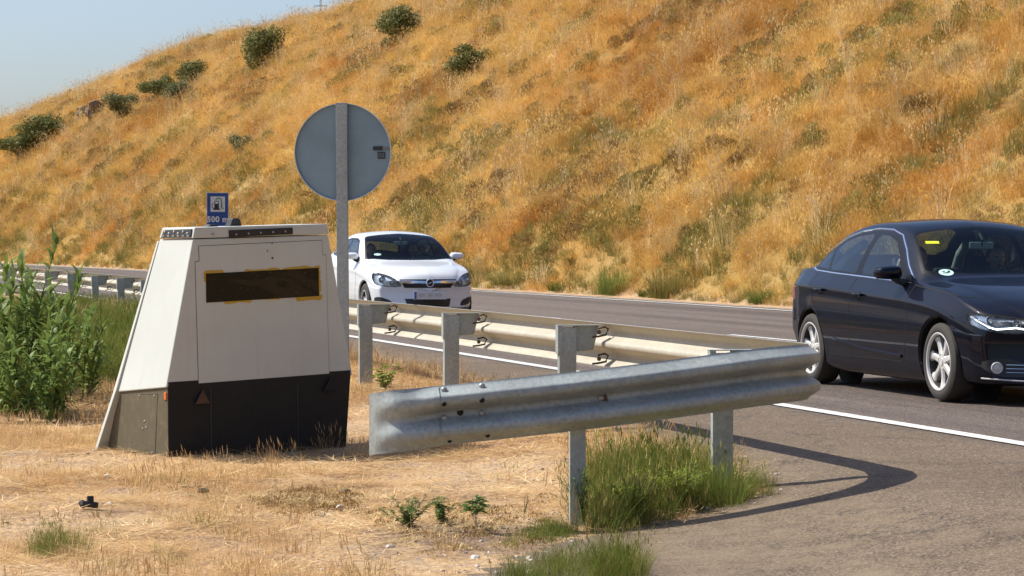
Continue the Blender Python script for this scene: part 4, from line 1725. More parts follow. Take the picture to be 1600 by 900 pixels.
def person(label, loc, rz, scale=1, arm='wheel', hair=(.02, .015, .012), shirt=(.05, .05, .055), group=None, side=1):
    """seated figure, facing local +x, hips at the origin"""
    pr = thing('person', label, 'person', loc, rz)
    pr.scale = (scale,) * 3
    shirt_m = plain('shirt', shirt, .85)
    # joints: pelvis, waist, chest, neck base, neck, head
    J = [(0, 0, .02, .14), (-.04, 0, .18, .125), (-.09, 0, .36, .135), (-.12, 0, .48, .085), (-.12, 0, .545, .052), (-.105, 0, .60, .055)]
    E_ = [(0, 1), (1, 2), (2, 3), (3, 4), (4, 5)]
    hands = []
    for s_ in (-1, 1):
        b = len(J)
        J += [(-.12, s_ * .17, .455, .058)]
        if arm == 'raised' and s_ == side:
            J += [(.02, s_ * .28, .44, .045), (.10, s_ * .29, .56, .036), (.19, s_ * .285, .72, .026)]
        elif arm == 'rest':
            J += [(-.08, s_ * .24, .22, .048), (.12, s_ * .20, .10, .038), (.24, s_ * .14, .10, .026)]
        else:
            J += [(-.03, s_ * .25, .25, .048), (.20, s_ * .23, .27, .038), (.33, s_ * .17, .36, .026)]
        hands.append((Vector(J[-1][:3]), Vector(J[-1][:3]) - Vector(J[-2][:3]), s_))
        if arm == 'raised' and s_ == side:
            skin_body('forearm', [J[-3], J[-2], J[-1]], [(0, 1), (1, 2)], pr, M['skin'])
            del J[-2:]
            J[-1] = (J[-1][0] * .5 - .05, J[-1][1], J[-1][2] - .01, .05)
            E_ += [(3, b), (b, b + 1)]
        else: E_ += [(3, b), (b, b + 1), (b + 1, b + 2), (b + 2, b + 3)]
        b = len(J)
        J += [(.06, s_ * .10, .01, .092), (.44, s_ * .13, .08, .066), (.56, s_ * .13, -.26, .046), (.60, s_ * .13, -.34, .04)]
        E_ += [(0, b), (b, b + 1), (b + 1, b + 2), (b + 2, b + 3)]
    skin_body('body', J, E_, pr, shirt_m)
    # head with a face
    bm = bmesh.new()
    add_sphere(bm, (0, 0, 0), (.094, .076, .118), 24, 18)
    for v in bm.verts:
        x, y, z = v.co
        if z < -.02: v.co.y *= 1 - .35 * min(1, (-z - .02) / .1); v.co.x *= 1 - .12 * min(1, (-z - .02) / .1)
        if x > .05: v.co.x += .018 * math.exp(-((y / .014) ** 2 + ((z + .012) / .026) ** 2))       # nose
        if x > .05: v.co.x -= .008 * math.exp(-(((abs(y) - .032) / .014) ** 2 + ((z - .012) / .014) ** 2))
    for s_ in (-1, 1): add_sphere(bm, (-.005, s_ * .077, -.005), (.018, .008, .030), 10, 8)
    hd = obj('head', bm, M['skin'], pr, smooth='all')
    hd.location = (-.085, 0, .70)
    bm = bmesh.new()
    for s_ in (-1, 1): add_sphere(bm, (.081, s_ * .031, .014), (.010, .015, .007), 10, 8)
    add_box(bm, (.084, 0, -.058), (.008, .045, .008))
    obj('face_detail', bm, M['trim'], hd)
    bm = bmesh.new()
    add_sphere(bm, (-.016, 0, .022), (.098, .086, .112), 22, 16)
    bmesh.ops.delete(bm, geom=[v for v in bm.verts if v.co.x > .035 and v.co.z < .075 or v.co.z < -.07], context='VERTS')
    obj('hair', bm, plain('hair', hair, .7), hd, smooth='all')
    for c_, d_, s_ in hands:
        d_ = d_.normalized()
        sd_ = d_.cross(Vector((0, 0, 1))).normalized() if abs(d_.z) < .9 else Vector((1, 0, 0))
        up = sd_.cross(d_).normalized()
        JJ = [tuple(c_) + (.024,), tuple(c_ + d_ * .05) + ((.034, .017),)]
        EE = [(0, 1)]
        for k, ln in enumerate((.070, .078, .072, .058)):
            o_ = sd_ * (k - 1.5) * .0195
            b = len(JJ)
            p0 = c_ + d_ * .085 + o_
            p1 = p0 + d_ * ln * .45 - up * .008
            p2 = p1 + d_ * ln * .22 - up * ln * .35
            p3 = p2 - d_ * ln * .10 - up * ln * .30
            JJ += [tuple(p0) + (.0095,), tuple(p1) + (.0085,), tuple(p2) + (.008,), tuple(p3) + (.007,)]
            EE += [(1, b), (b, b + 1), (b + 1, b + 2), (b + 2, b + 3)]
        b = len(JJ)
        q0 = c_ + d_ * .03 + sd_ * s_ * .03
        JJ += [tuple(q0) + (.011,), tuple(q0 + d_ * .035 + sd_ * s_ * .015 - up * .012) + (.0095,), tuple(q0 + d_ * .055 - up * .03) + (.008,)]
        EE += [(0, b), (b, b + 1), (b + 1, b + 2)]
        skin_body('hand', JJ, EE, pr, M['skin'], 0, 1)
    return pr
def arch_poly(x, r, n=30, zc=.33, zb=.05):
    return [(x + r * math.cos(a), zc + r * math.sin(a)) for a in np.linspace(-.25, PI + .25, n)] + [(x - r * .98, zb), (x + r * .98, zb)]


def car(name, label, cat, loc, rz, sp):
    gh = sp.get('gh', 1.0)                         # stretch of the glasshouse above the belt line
    up_ = lambda z: z if z < 1.02 else 1.02 + (z - 1.02) * gh
    if gh != 1:
        sp = dict(sp)
        sp['t'] = dict(sp['t'])
        for k in ('ze', 'zc'): sp['t'][k] = [(a, up_(b)) for a, b in sp['t'][k]]
        for k in ('dlo', 'chrome_trim'):
            if k in sp: sp[k] = [(a, up_(b)) for a, b in sp[k]]
        sp['split'] = [[(a, up_(b)) for a, b in q] for q in sp['split']]
    root = thing(name, label, cat, loc, rz)
    sh = Shell(sp, root)
    xf = sp['fa']
    X = lambda s: xf - s                           # nose distance -> local x, origin under the front axle
    wb_ = sp['wheelbase']
    R_, ar = sp['wr'], sp['arch']
    dlo = rounded([(X(s), z) for s, z in sp['dlo']], 1, .9)
    split = [[(X(s), z) for s, z in poly] for poly in sp['split']]
    for sg, tag_ in ((1, 'L'), (-1, 'R')):
        for xw in (0, -wb_): sh.side(arch_poly(xw, ar), 'arch#' + tag_ + str(xw), sg, nmin=-.4)
        # side window opening: whole outline, then the panes inside it
        sh.side(dlo, 'frame#' + tag_, sg, nmin=.45)
        k0 = len(sh.parts) - 1
        for i, poly in enumerate(split):
            p_ = rounded(poly, 1, .9)
            t_ = lambda f, sg=sg, k0=k0: f.calc_center_median().y * sg > .25 and f[sh.lay] == k0
            sh.region(p_, 'side_window#%s%d' % (tag_, i), (1, 0, 0), (0, 0, 1), t_)
        for i, (poly, nm) in enumerate(sp['doors']):
            p_ = [(X(s), z) for s, z in poly]
            t_ = lambda f, sg=sg: f.calc_center_median().y * sg > .25 and f.normal.y * sg > .3 and f[sh.lay] == 0
            sh.region(p_, '%s#%s%d' % (nm, tag_, i), (1, 0, 0), (0, 0, 1), t_)
    up = lambda lo, hi: (lambda f: f.normal.z > .15 and lo < f.calc_center_median().z and f[sh.lay] == 0)
    ws_ = rounded([(X(s), y) for s, y in sp['windscreen']], 1, .94)
    sh.region(ws_, 'windscreen_frame', (1, 0, 0), (0, 1, 0), up(.85, 9))
    k0 = len(sh.parts) - 1
    sh.region(grow(ws_, -.030), 'windscreen', (1, 0, 0), (0, 1, 0), lambda f: f[sh.lay] == k0)
    rw_ = rounded([(X(s), y) for s, y in sp['rearscreen']], 1)
    sh.region(rw_, 'rear_frame', (1, 0, 0), (0, 1, 0), lambda f: f.calc_center_median().z > .9 and f[sh.lay] == 0 and f.calc_center_median().x < X(2.6))
    k1 = len(sh.parts) - 1
    sh.region(grow(rw_, -.035), 'rear_window', (1, 0, 0), (0, 1, 0), lambda f: f[sh.lay] == k1)
    # front lamps and grille, cut from the front view (y, z)
    fr = lambda f: f.calc_center_median().x > X(sp['lamp_back']) and f.normal.x > .08 and f[sh.lay] == 0
    for sg in (1, -1):
        poly = [(sg * y, z) for y, z in sp['headlight']]
        sh.region(rounded(poly, 1), 'headlight#%d' % sg, (0, 1, 0), (0, 0, 1), fr)
        poly = [(sg * y, z) for y, z in sp['foglight_opening']]
        sh.region(rounded(poly, 1), 'lower_opening#s%d' % sg, (0, 1, 0), (0, 0, 1), fr)
    for i, (poly, nm) in enumerate(sp['front_cuts']):
        sh.region(poly, '%s#%d' % (nm, i), (0, 1, 0), (0, 0, 1), fr)
    for sg in (1, -1):
        poly = [(sg * y, z) for y, z in sp['taillight']]
        sh.region(rounded(poly, 1), 'taillight#%d' % sg, (0, 1, 0), (0, 0, 1), lambda f: f.calc_center_median().x < X(sp['tail_front']) and f.normal.x < -.08 and f[sh.lay] == 0)
    # bonnet
    bn = [(X(s), y) for s, y in sp['bonnet']]
    sh.region(bn, 'bonnet', (1, 0, 0), (0, 1, 0), lambda f: f.normal.z > .3 and f[sh.lay] == 0 and f.calc_center_median().x > X(sp['windscreen'][0][0] + .25))
    pm = sp['paint']
    res = sh.build({'body': pm, 'arch': None, 'frame': M['frit'], 'side_window': M['glass'], 'door': pm, 'windscreen_frame': M['frit'], 'windscreen': M['glass_front'],
                    'rear_frame': M['frit'], 'rear_window': M['glass_front'], 'headlight': M['lens'], 'lower_opening': M['trim'], 'grille': M['trim'], 'grille_bar': M['chrome'],
                    'taillight': M['red_lamp'], 'bonnet': pm})
    objs = {}
    for nm, (me, mat) in res.items():
        base = nm.split('#')[0]
        me.name = base
        objs[nm] = link_mesh(base, me, mat, None)
    body = objs['body']
    body.parent = root
    for nm, o in objs.items():
        if nm == 'body': continue
        base = nm.split('#')[0]
        o.parent = root
        if base == 'side_window':
            i = nm[-1]; tg = nm.split('#')[1][0]
            dn = 'door#%s%s' % (tg, sp['win_door'][int(i)])
            if dn in objs: o.parent = objs[dn]
        if base in ('frame', 'windscreen_frame', 'rear_frame'): o.name = 'window_surround'
    # wheel wells
    for sg in (1, -1):
        for xw in (0, -wb_):
            bm = bmesh.new()
            n = 28
            prev = None
            for a in np.linspace(-.28, PI + .28, n):
                c_ = (xw + ar * math.cos(a), .33 + ar * math.sin(a))
                h, nn = sh.ray((c_[0], sg * 2, max(c_[1], .22)), (0, -sg, 0))
                yo = abs(h.y) if h is not None else .85
                ci = (xw + (ar - .018) * math.cos(a), .33 + (ar - .018) * math.sin(a))
                row = [bm.verts.new((c_[0], sg * (yo + .004), c_[1])), bm.verts.new((ci[0], sg * (yo - .012), ci[1])), bm.verts.new((xw + (ar + .01) * math.cos(a), sg * .50, .33 + (ar + .01) * math.sin(a)))]
                if prev: 
                    bm.faces.new((prev[0], prev[1], row[1], row[0])).material_index = 0
                    bm.faces.new((prev[1], prev[2], row[2], row[1])).material_index = 1
                prev = row
            # inner wall
            bmesh.ops.recalc_face_normals(bm, faces=bm.faces)
            obj('wheel_arch', bm, [pm, M['gap']], body, smooth=.6)
            bm = bmesh.new()
            add_cyl(bm, (xw, sg * .50, .33), (xw, sg * .48, .33), ar + .01, n=30)
            obj('wheel_well', bm, M['gap'], body)
            make_wheel(root, xw, sg, R_, sp['tw'], sp['rim'], sp['spokes'][0], sp['spokes'][1], sp['y_out'])
    bm = bmesh.new()
    add_box(bm, (X(sp['L'] / 2), 0, .20), (sp['L'] - .9, 1.36, .10))
    obj('floor_pan', bm, M['gap'], root)
    # lamp internals
    for sg in (1, -1):
        hl = objs.get('headlight#%d' % sg)
        if hl is None: continue
        bm = bmesh.new()
        bm.from_mesh(hl.data)
        bmesh.ops.translate(bm, verts=bm.verts, vec=(-.055, -sg * .02, 0))
        me_ = obj('reflector', bm, M['reflector'], hl, smooth='all')
        for (yy, zz, rr_) in sp['bulbs']:
            h, nn = sh.ray((X(-1), sg * yy, zz), (-1, 0, 0))
            if h is None: continue
            b0 = h + Vector((-.045, 0, 0))
            bm = bmesh.new()
            add_lathe(bm, [(rr_, .0), (rr_ * .96, -.012), (rr_ * .7, -.03), (rr_ * .3, -.042), (0, -.045)], 24, 'z', (0, 0, 0))
            bmesh.ops.rotate(bm, verts=bm.verts, cent=(0, 0, 0), matrix=Matrix.Rotation(PI / 2, 3, 'Y'))
            bmesh.ops.translate(bm, verts=bm.verts, vec=b0 + Vector((.018, 0, 0)))
            add_sphere(bm, b0 + Vector((.0, 0, 0)), (rr_ * .55,) * 3, 14, 10)
            obj('bulb', bm, M['reflector'], hl, smooth='all')
        if 'led' in sp:
            pts_ = []
            for (yy, zz) in sp['led']:
                h, nn = sh.ray((X(-1), sg * yy, zz), (-1, 0, 0))
                if h is not None: pts_.append(h + nn.normalized() * (-.012 if nn.x > 0 else .012))
            bm = bmesh.new()
            for i in range(len(pts_) - 1):
                m_ = max(1, int((pts_[i + 1] - pts_[i]).length / .010))
                for k in range(m_): add_sphere(bm, pts_[i].lerp(pts_[i + 1], (k + .5) / m_), (.0065,) * 3, 8, 6)
            obj('led_strip', bm, M['led'], hl)
            bm = bmesh.new()
            add_tube(bm, [p_ + Vector((-.012, 0, 0)) for p_ in pts_], .013, 8)
            obj('led_housing', bm, M['reflector'], hl, smooth='all')
        # black outline of the lamp
        sh.ribbon([(0, sg * y, z) for y, z in rounded(sp['headlight'], 1)], .008, 'lamp_gap', M['gap'], hl, d=(-1, 0, 0), closed=True)
    # shut lines, trims
    for sg, tg in ((1, 'L'), (-1, 'R')):
        for pts_ in sp['lines']:
            sh.ribbon([(X(s), z) for s, z in pts_], .0085, 'shut_line', M['gap'], body, sg=sg)
        if sp.get('chrome_trim'):
            sh.ribbon([(X(s), z) for s, z in sp['chrome_trim']], .017, 'window_trim', M['chrome'], body, sg=sg, thick=.006)
        for (s, z) in sp['handles']:
            h, nn = sh.ray((X(s), sg * 2, z), (0, -sg, 0))
            par = objs.get('door#%s%d' % (tg, 0 if s < 2.4 else 1), body)
            hd = obj('handle', (lambda b: (add_tube(b, [h + Vector((.085, sg * .004, -.003)), h + Vector((.07, sg * .030, 0)), h + Vector((-.07, sg * .034, .006)), h + Vector((-.09, sg * .004, .004))], .011, 8), b)[1])(bmesh.new()), pm, par, smooth='all')
            bm = bmesh.new()
            dome(bm, h + Vector((0, sg * .001, -.008)), .032, (0, sg, 0), .12)
            obj('handle_recess', bm, M['gap'], par)
        # door mirror
        ms, mz, my = sp['mirror']
        cage = [(-.07, -.075, -.055), (.05, -.075, -.05), (.075, -.02, -.05), (.085, .09, -.035), (-.055, .12, -.045)]
        bm = bmesh.new()
        vs = add_box(bm, (0, 0, 0), (.17, .275, .160))
        for v in bm.verts:
            if v.co.x > 0: v.co.y *= .80; v.co.z *= .72
            if v.co.y * sg > 0: v.co.z *= .78; v.co.x -= .02
        bmesh.ops.subdivide_edges(bm, edges=bm.edges, cuts=2, use_grid_fill=True)
        for _ in range(3): bmesh.ops.smooth_vert(bm, verts=bm.verts, factor=.45, use_axis_x=True, use_axis_y=True, use_axis_z=True)
        bmesh.ops.translate(bm, verts=bm.verts, vec=(X(ms), sg * (my + .10), mz + .07))
        mr = obj('wing_mirror', bm, pm, root, smooth='all')
        ss = mr.modifiers.new('s', 'SUBSURF'); ss.levels = ss.render_levels = 2
        bm = bmesh.new()
        add_tube(bm, [(X(ms) + .01, sg * (my - .06), mz - .02), (X(ms), sg * (my + .02), mz), (X(ms), sg * (my + .06), mz + .03)], [.035, .026, .03], 10)
        add_box(bm, (X(ms) - .055, sg * (my + .10), mz + .065), (.012, .17, .095))
        obj('mirror_base', bm, M['trim'], mr, smooth=.7)
    # cabin
    bz = .30
    for yy in (-.36, .36): seat(root, X(2.38), yy, bz + .06)
    bm = bmesh.new()
    add_box(bm, (X(3.15), 0, .40), (.5, 1.25, .2)); 
    add_box(bm, (X(3.45), 0, .66), (.16, 1.25, .56), Matrix.Rotation(math.radians(-16), 3, 'Y'))
    rs_ = obj('rear_bench', bm, M['cabin'], root, bevel=.05)
    for yy in (-.38, .38):
        bm = bmesh.new()
        add_box(bm, (X(3.53), yy, .99), (.09, .25, .13))
        obj('rear_headrest', bm, M['cabin'], rs_, bevel=.03, seg=3)
    bm = bmesh.new()
    add_box(bm, (X(sp['dash']), 0, sp['dash_z']), (.46, 1.34, .10), Matrix.Rotation(math.radians(4), 3, 'Y'))
    add_box(bm, (X(sp['dash'] + .12), 0, sp['dash_z'] - .25), (.25, 1.34, .5))
    obj('dashboard', bm, M['cabin'], root, bevel=.04, seg=3)
    bm = bmesh.new()
    add_box(bm, (X(sp['dash'] + 2.55), 0, .93), (.34, 1.18, .03))
    obj('parcel_shelf', bm, M['cabin'], root, bevel=.01)
    # steering wheel in front of the left seat
    bm = bmesh.new()
    q = Matrix.Rotation(math.radians(-66), 3, 'Y')
    ctr = Vector((X(sp['dash'] + .40), .36, sp['dash_z'] + .0))
    ring_ = [ctr + q @ Vector((.185 * math.cos(a), .185 * math.sin(a), 0)) for a in np.linspace(0, 2 * PI, 33)]
    add_tube(bm, ring_, .016, 8)
    for a in (0, PI, -PI / 2): add_tube(bm, [ctr, ctr + q @ Vector((.185 * math.sin(a), .185 * math.cos(a), 0))], .014, 6)
    add_cyl(bm, ctr, ctr + Vector((.25, 0, -.12)), .03)
    obj('steering_wheel', bm, M['trim'], root, smooth=.8)
    bm = bmesh.new()
    mx_, mzz = sp['inner_mirror']
    add_box(bm, (X(mx_), 0, mzz), (.03, .24, .065), Matrix.Rotation(.12, 3, 'Z'))
    im = obj('interior_mirror', bm, M['mirror_glass'], root, bevel=.02, seg=3)
    bm = bmesh.new()
    add_tube(bm, [(X(mx_) + .0, 0, mzz + .0), (X(mx_) + .04, 0, mzz + .05), (X(mx_) - .02, 0, mzz + .10)], .02, 8)
    obj('mirror_stalk', bm, M['trim'], im, smooth=.8)
    # inner door and pillar linings seen through the glass
    for sg in (1, -1):
        bm = bmesh.new()
        add_box(bm, (X(2.45), sg * (sp['y_out'] - .13), .66), (2.2, .04, .46))
        obj('door_lining', bm, M['cabin'], root)
        bm = bmesh.new()
        add_tube(bm, [(X(s), sg * y, z) for s, y, z in sp['cpillar']], [.06, .05, .04], 8)
        obj('pillar_lining', bm, M['cabin_light'], root, smooth=.8)
    return root, sh, objs, body


def interp_st(L, extra=()):
    base = [0.0, .04, .10, .18, .30, .45, .62, .80, .98, 1.12, 1.24, 1.34, 1.44, 1.54, 1.64, 1.76, 1.90, 2.04, 2.20, 2.40, 2.65, 2.9, 3.1, 3.3, 3.45]
    return base + [x for x in extra]


AX, AH = .90, 2.808
audi = dict(
    L=4.70, fa=AX, wheelbase=AH, wr=.322, arch=.368, tw=.225, rim=.236, spokes=(7, 'single'), y_out=.895,
    stations=interp_st(4.7, (3.6, 3.75, 3.9, 4.02, 4.12, 4.22, 4.34, 4.46, 4.56, 4.64, 4.69)),
    nose=(.34, 2.6), tail=(.36, 2.4), nb=.03, tb=.02, paint=M['navy'], gh=1.18,
    t=dict(
        zu=[(0, .17), (.2, .15), (.6, .14), (1.3, .125), (3.2, .125), (4.0, .16), (4.5, .26), (4.70, .34)],
        ws=[(0, .74), (.10, .79), (.4, .82), (1.2, .845), (3.6, .85), (4.3, .82), (4.7, .74)],
        wm=[(0, .80), (.10, .85), (.35, .895), (.9, .918), (2.4, .918), (3.7, .915), (4.3, .875), (4.6, .83), (4.7, .80)],
        zb=[(0, .66), (.04, .70), (.12, .735), (.3, .79), (.6, .85), (1.0, .90), (1.4, .935), (1.8, .955), (2.5, .985), (3.2, 1.015), (3.9, 1.03), (4.3, 1.035), (4.6, 1.02), (4.7, .96)],
        wb=[(0, .74), (.10, .80), (.3, .83), (.8, .83), (1.4, .825), (2.4, .835), (3.3, .825), (3.9, .79), (4.4, .75), (4.7, .70)],
        ze=[(0, .68), (.1, .745), (.3, .81), (.6, .875), (1.0, .935), (1.35, .975), (1.48, 1.02), (1.60, 1.085), (1.76, 1.165), (1.95, 1.255), (2.15, 1.325), (2.4, 1.365), (2.8, 1.375), (3.1, 1.366), (3.35, 1.338), (3.6, 1.285), (3.85, 1.195), (4.05, 1.10), (4.2, 1.06), (4.6, 1.045), (4.7, .98)],
        wr=[(0, .50), (.3, .62), (1.0, .66), (1.35, .70), (1.5, .735), (1.7, .70), (1.95, .640), (2.2, .595), (2.6, .575), (3.1, .565), (3.5, .585), (3.85, .62), (4.1, .62), (4.7, .50)],
        zc=[(0, .70), (.04, .755), (.12, .80), (.3, .85), (.6, .91), (1.0, .968), (1.25, .998), (1.36, 1.03), (1.5, 1.105), (1.7, 1.205), (1.9, 1.30), (2.05, 1.36), (2.2, 1.398), (2.5, 1.425), (2.8, 1.427), (3.1, 1.418), (3.3, 1.402), (3.5, 1.362), (3.7, 1.295), (3.9, 1.205), (4.05, 1.125), (4.2, 1.085), (4.4, 1.078), (4.6, 1.070), (4.7, 1.0)]),
    dlo=[(1.58, .964), (1.78, 1.06), (2.00, 1.185), (2.22, 1.285), (2.45, 1.326), (2.80, 1.336), (3.14, 1.318), (3.44, 1.268), (3.68, 1.180), (3.90, 1.062), (3.78, 1.040), (3.2, 1.018), (2.5, .993), (2.0, .975)],
    split=[[(1.80, .985), (2.02, 1.15), (2.24, 1.255), (2.45, 1.295), (2.66, 1.304), (2.68, 1.012), (2.3, 1.000)],
           [(2.80, 1.016), (2.78, 1.310), (3.12, 1.296), (3.40, 1.248), (3.50, 1.200), (3.43, 1.040), (3.1, 1.028)],
           [(3.47, 1.044), (3.56, 1.190), (3.67, 1.140), (3.80, 1.062), (3.6, 1.048)]],
    win_door=(0, 1, 1),
    doors=[([(1.52, .955), (1.50, .60), (1.56, .40), (1.60, .30), (2.72, .30), (2.74, .60), (2.73, .985)], 'door'),
           ([(2.73, .985), (2.74, .60), (2.72, .30), (3.24, .30), (3.36, .45), (3.50, .66), (3.62, .78), (3.70, .90), (3.72, 1.02)], 'door')],
    lines=[[(1.50, .945), (1.49, .60), (1.55, .40), (1.60, .295), (2.72, .295)], [(2.73, .975), (2.745, .60), (2.72, .295), (3.24, .295)], [(3.24, .295), (3.37, .46), (3.50, .66), (3.62, .78), (3.70, .90), (3.73, 1.01)],
           [(.52, .838), (.75, .862), (1.05, .893), (1.35, .918), (1.50, .935)], [(4.22, .55), (4.24, .62), (4.28, .88)], [(.36, .60), (.50, .64), (.56, .66)]],
    chrome_trim=[(1.58, .957), (2.0, .966), (2.5, .985), (3.2, 1.009), (3.78, 1.030), (3.93, 1.050), (3.88, 1.085), (3.70, 1.190), (3.46, 1.282), (3.14, 1.332), (2.80, 1.350), (2.45, 1.341), (2.20, 1.300), (1.96, 1.195), (1.75, 1.075), (1.57, .982)],
    handles=[(2.50, .835), (3.40, .862)],
    mirror=(1.74, .965, .86),
    windscreen=[(1.30, 0), (1.33, -.35), (1.44, -.70), (1.52, -.755), (1.62, -.735), (2.06, -.600), (2.09, 0), (2.06, .600), (1.62, .735), (1.52, .755), (1.44, .70), (1.33, .35)],
    rearscreen=[(3.42, 0), (3.42, -.50), (3.98, -.585), (4.05, 0), (3.98, .585), (3.42, .50)],
    lamp_back=.75,
    headlight=[(.40, .575), (.40, .665), (.62, .700), (.78, .722), (.842, .722), (.846, .645), (.78, .590), (.60, .562)],
    foglight_opening=[(.48, .23), (.48, .33), (.60, .375), (.79, .360), (.79, .29), (.68, .23)],
    front_cuts=[([(-.32, .26), (-.40, .72), (.40, .72), (.32, .26)], 'grille')],
    taillight=[(.45, .72), (.45, .86), (.75, .90), (.86, .88), (.86, .76), (.7, .72)], tail_front=4.2,
    bonnet=[(.16, 0), (.22, -.45), (.40, -.70), (1.30, -.75), (1.34, -.40), (1.30, 0), (1.34, .40), (1.30, .75), (.40, .70), (.22, .45)],
    bulbs=[(.73, .672, .040), (.55, .648, .036)],
    led=[(.825, .700), (.80, .660), (.76, .622), (.70, .600), (.64, .605), (.56, .612), (.44, .592)],
    dash=1.62, dash_z=.93, inner_mirror=(1.98, 1.26),
    cpillar=[(3.80, .60, 1.00), (3.58, .545, 1.17), (3.34, .50, 1.28)])

head = math.atan2(-1.0, .268)                    # towards the camera and to the right
fwd = Vector((math.cos(head), math.sin(head), 0))
left = Vector((-fwd.y, fwd.x, 0))
wheel_pt = P(1482, 600, 20.95); wheel_pt.z = 0
a_loc = wheel_pt + left * .80
a_loc.z = .008
A, ash, aob, abody = car('car_sedan', 'dark blue saloon car with silver seven spoke wheels, driving past the guardrail', 'car', a_loc, head, audi)


def on_car(root, p):
    m = Matrix.Translation(root.location) @ Matrix.Rotation(root.rotation_euler.z, 4, 'Z')
    return m @ Vector(p)


# stickers on the windscreen, fog lamp, front fascia bars of the saloon
def sticker(sh, root, yz, w, h, mat, name, rnd=False, lift=.004):
    y, z = yz
    h0, n0 = sh.ray((3, y, z), (-1, 0, 0))
    if n0.x < 0: n0 = -n0
    t1 = Vector((0, 0, 1)).cross(n0).normalized()
    t2 = n0.cross(t1)
    bm = bmesh.new()
    if rnd: out = [(w / 2 * math.cos(a), h / 2 * math.sin(a)) for a in np.linspace(0, 2 * PI, 28)[:-1]]
    else: out = [(-w / 2, -h / 2), (w / 2, -h / 2), (w / 2, h / 2), (-w / 2, h / 2)]
    add_prism(bm, out, lambda p_, t_: h0 + t1 * p_[0] + t2 * p_[1] + n0 * t_, lift - .002, lift)
    return obj(name, bm, mat, root), h0, n0, t1, t2


M['sticker_pale'] = plain('pale_sticker', (.50, .72, .66), .4, var=.05)
M['sticker_yellow'] = plain('yellow_sticker', (.62, .66, .02), .4, var=.05)
scr = aob['windscreen']
o, h0, n0, t1, t2 = sticker(ash, scr, (-.515, 1.285), .115, .045, M['sticker_yellow'], 'sticker')
o, h0, n0, t1, t2 = sticker(ash, scr, (-.585, 1.035), .125, .115, M['sticker_pale'], 'sticker', True)
for k, (a_, b_, w_, h_) in enumerate(((.025, .012, .02, .035), (.005, -.008, .02, .02), (-.018, .018, .022, .014), (-.018, -.01, .02, .012))):
    bm = bmesh.new()
    c_ = h0 + t1 * a_ + t2 * b_
    add_prism(bm, [(-w_ / 2, -h_ / 2), (w_ / 2, -h_ / 2), (w_ / 2, h_ / 2), (-w_ / 2, h_ / 2)], lambda p_, t_: c_ + t1 * p_[0] + t2 * p_[1] + n0 * t_, .0045, .0055)
    obj('sticker_mark', bm, M['gap'], o)
for sg in (1, -1):
    h0, n0 = ash.ray((3, sg * .70, .30), (-1, 0, 0))
    bm = bmesh.new()
    add_lathe(bm, [(.032, -.004), (.042, .004), (.046, .0), (.046, -.03)], 24, 'z')
    add_lathe(bm, [(0, .006), (.02, .004), (.032, -.004)], 24, 'z')
    bmesh.ops.rotate(bm, verts=bm.verts, cent=(0, 0, 0), matrix=Matrix.Rotation(PI / 2, 3, 'Y'))
    bmesh.ops.rotate(bm, verts=bm.verts, cent=(0, 0, 0), matrix=Matrix.Rotation(sg * .35, 3, 'Z'))
    bmesh.ops.translate(bm, verts=bm.verts, vec=h0 + Vector((.012, 0, 0)))
    obj('fog_lamp', bm, M['plate_grey'], abody, smooth=.7)
    for zz in (.262, .292, .322):
        ash.ribbon([(0, sg * .50, zz), (0, sg * .63, zz + .003)], .006, 'grille_bar', M['chrome'], abody, d=(-1, 0, 0), thick=.006)
    ash.ribbon([(0, sg * .30, .195), (0, sg * .55, .200), (0, sg * .78, .215)], .012, 'lip_trim', M['plate_grey'], abody, d=(-1, 0, 0), thick=.007)
for k in range(7):
    zz = .34 + k * .05
    ash.ribbon([(0, -.30, zz), (0, .30, zz)], .010, 'grille_bar', M['chrome'], abody, d=(-1, 0, 0), thick=.010)
# lower crease of the doors that catches the light
for sg in (1, -1):
    ash.ribbon([(AX - 1.62, .335), (AX - 2.4, .365), (AX - 3.1, .43)], .030, 'door_crease', M['navy'], abody, sg=sg, thick=.014)

person('driver in dark clothes behind the wheel of the dark blue saloon', on_car(A, (AX - 2.36, .36, .46)), head, .98, 'wheel')
person('front passenger of the dark blue saloon with one bare arm raised to the roof', on_car(A, (AX - 2.38, -.37, .46)), head, .96, 'raised', shirt=(.10, .10, .11), side=-1)

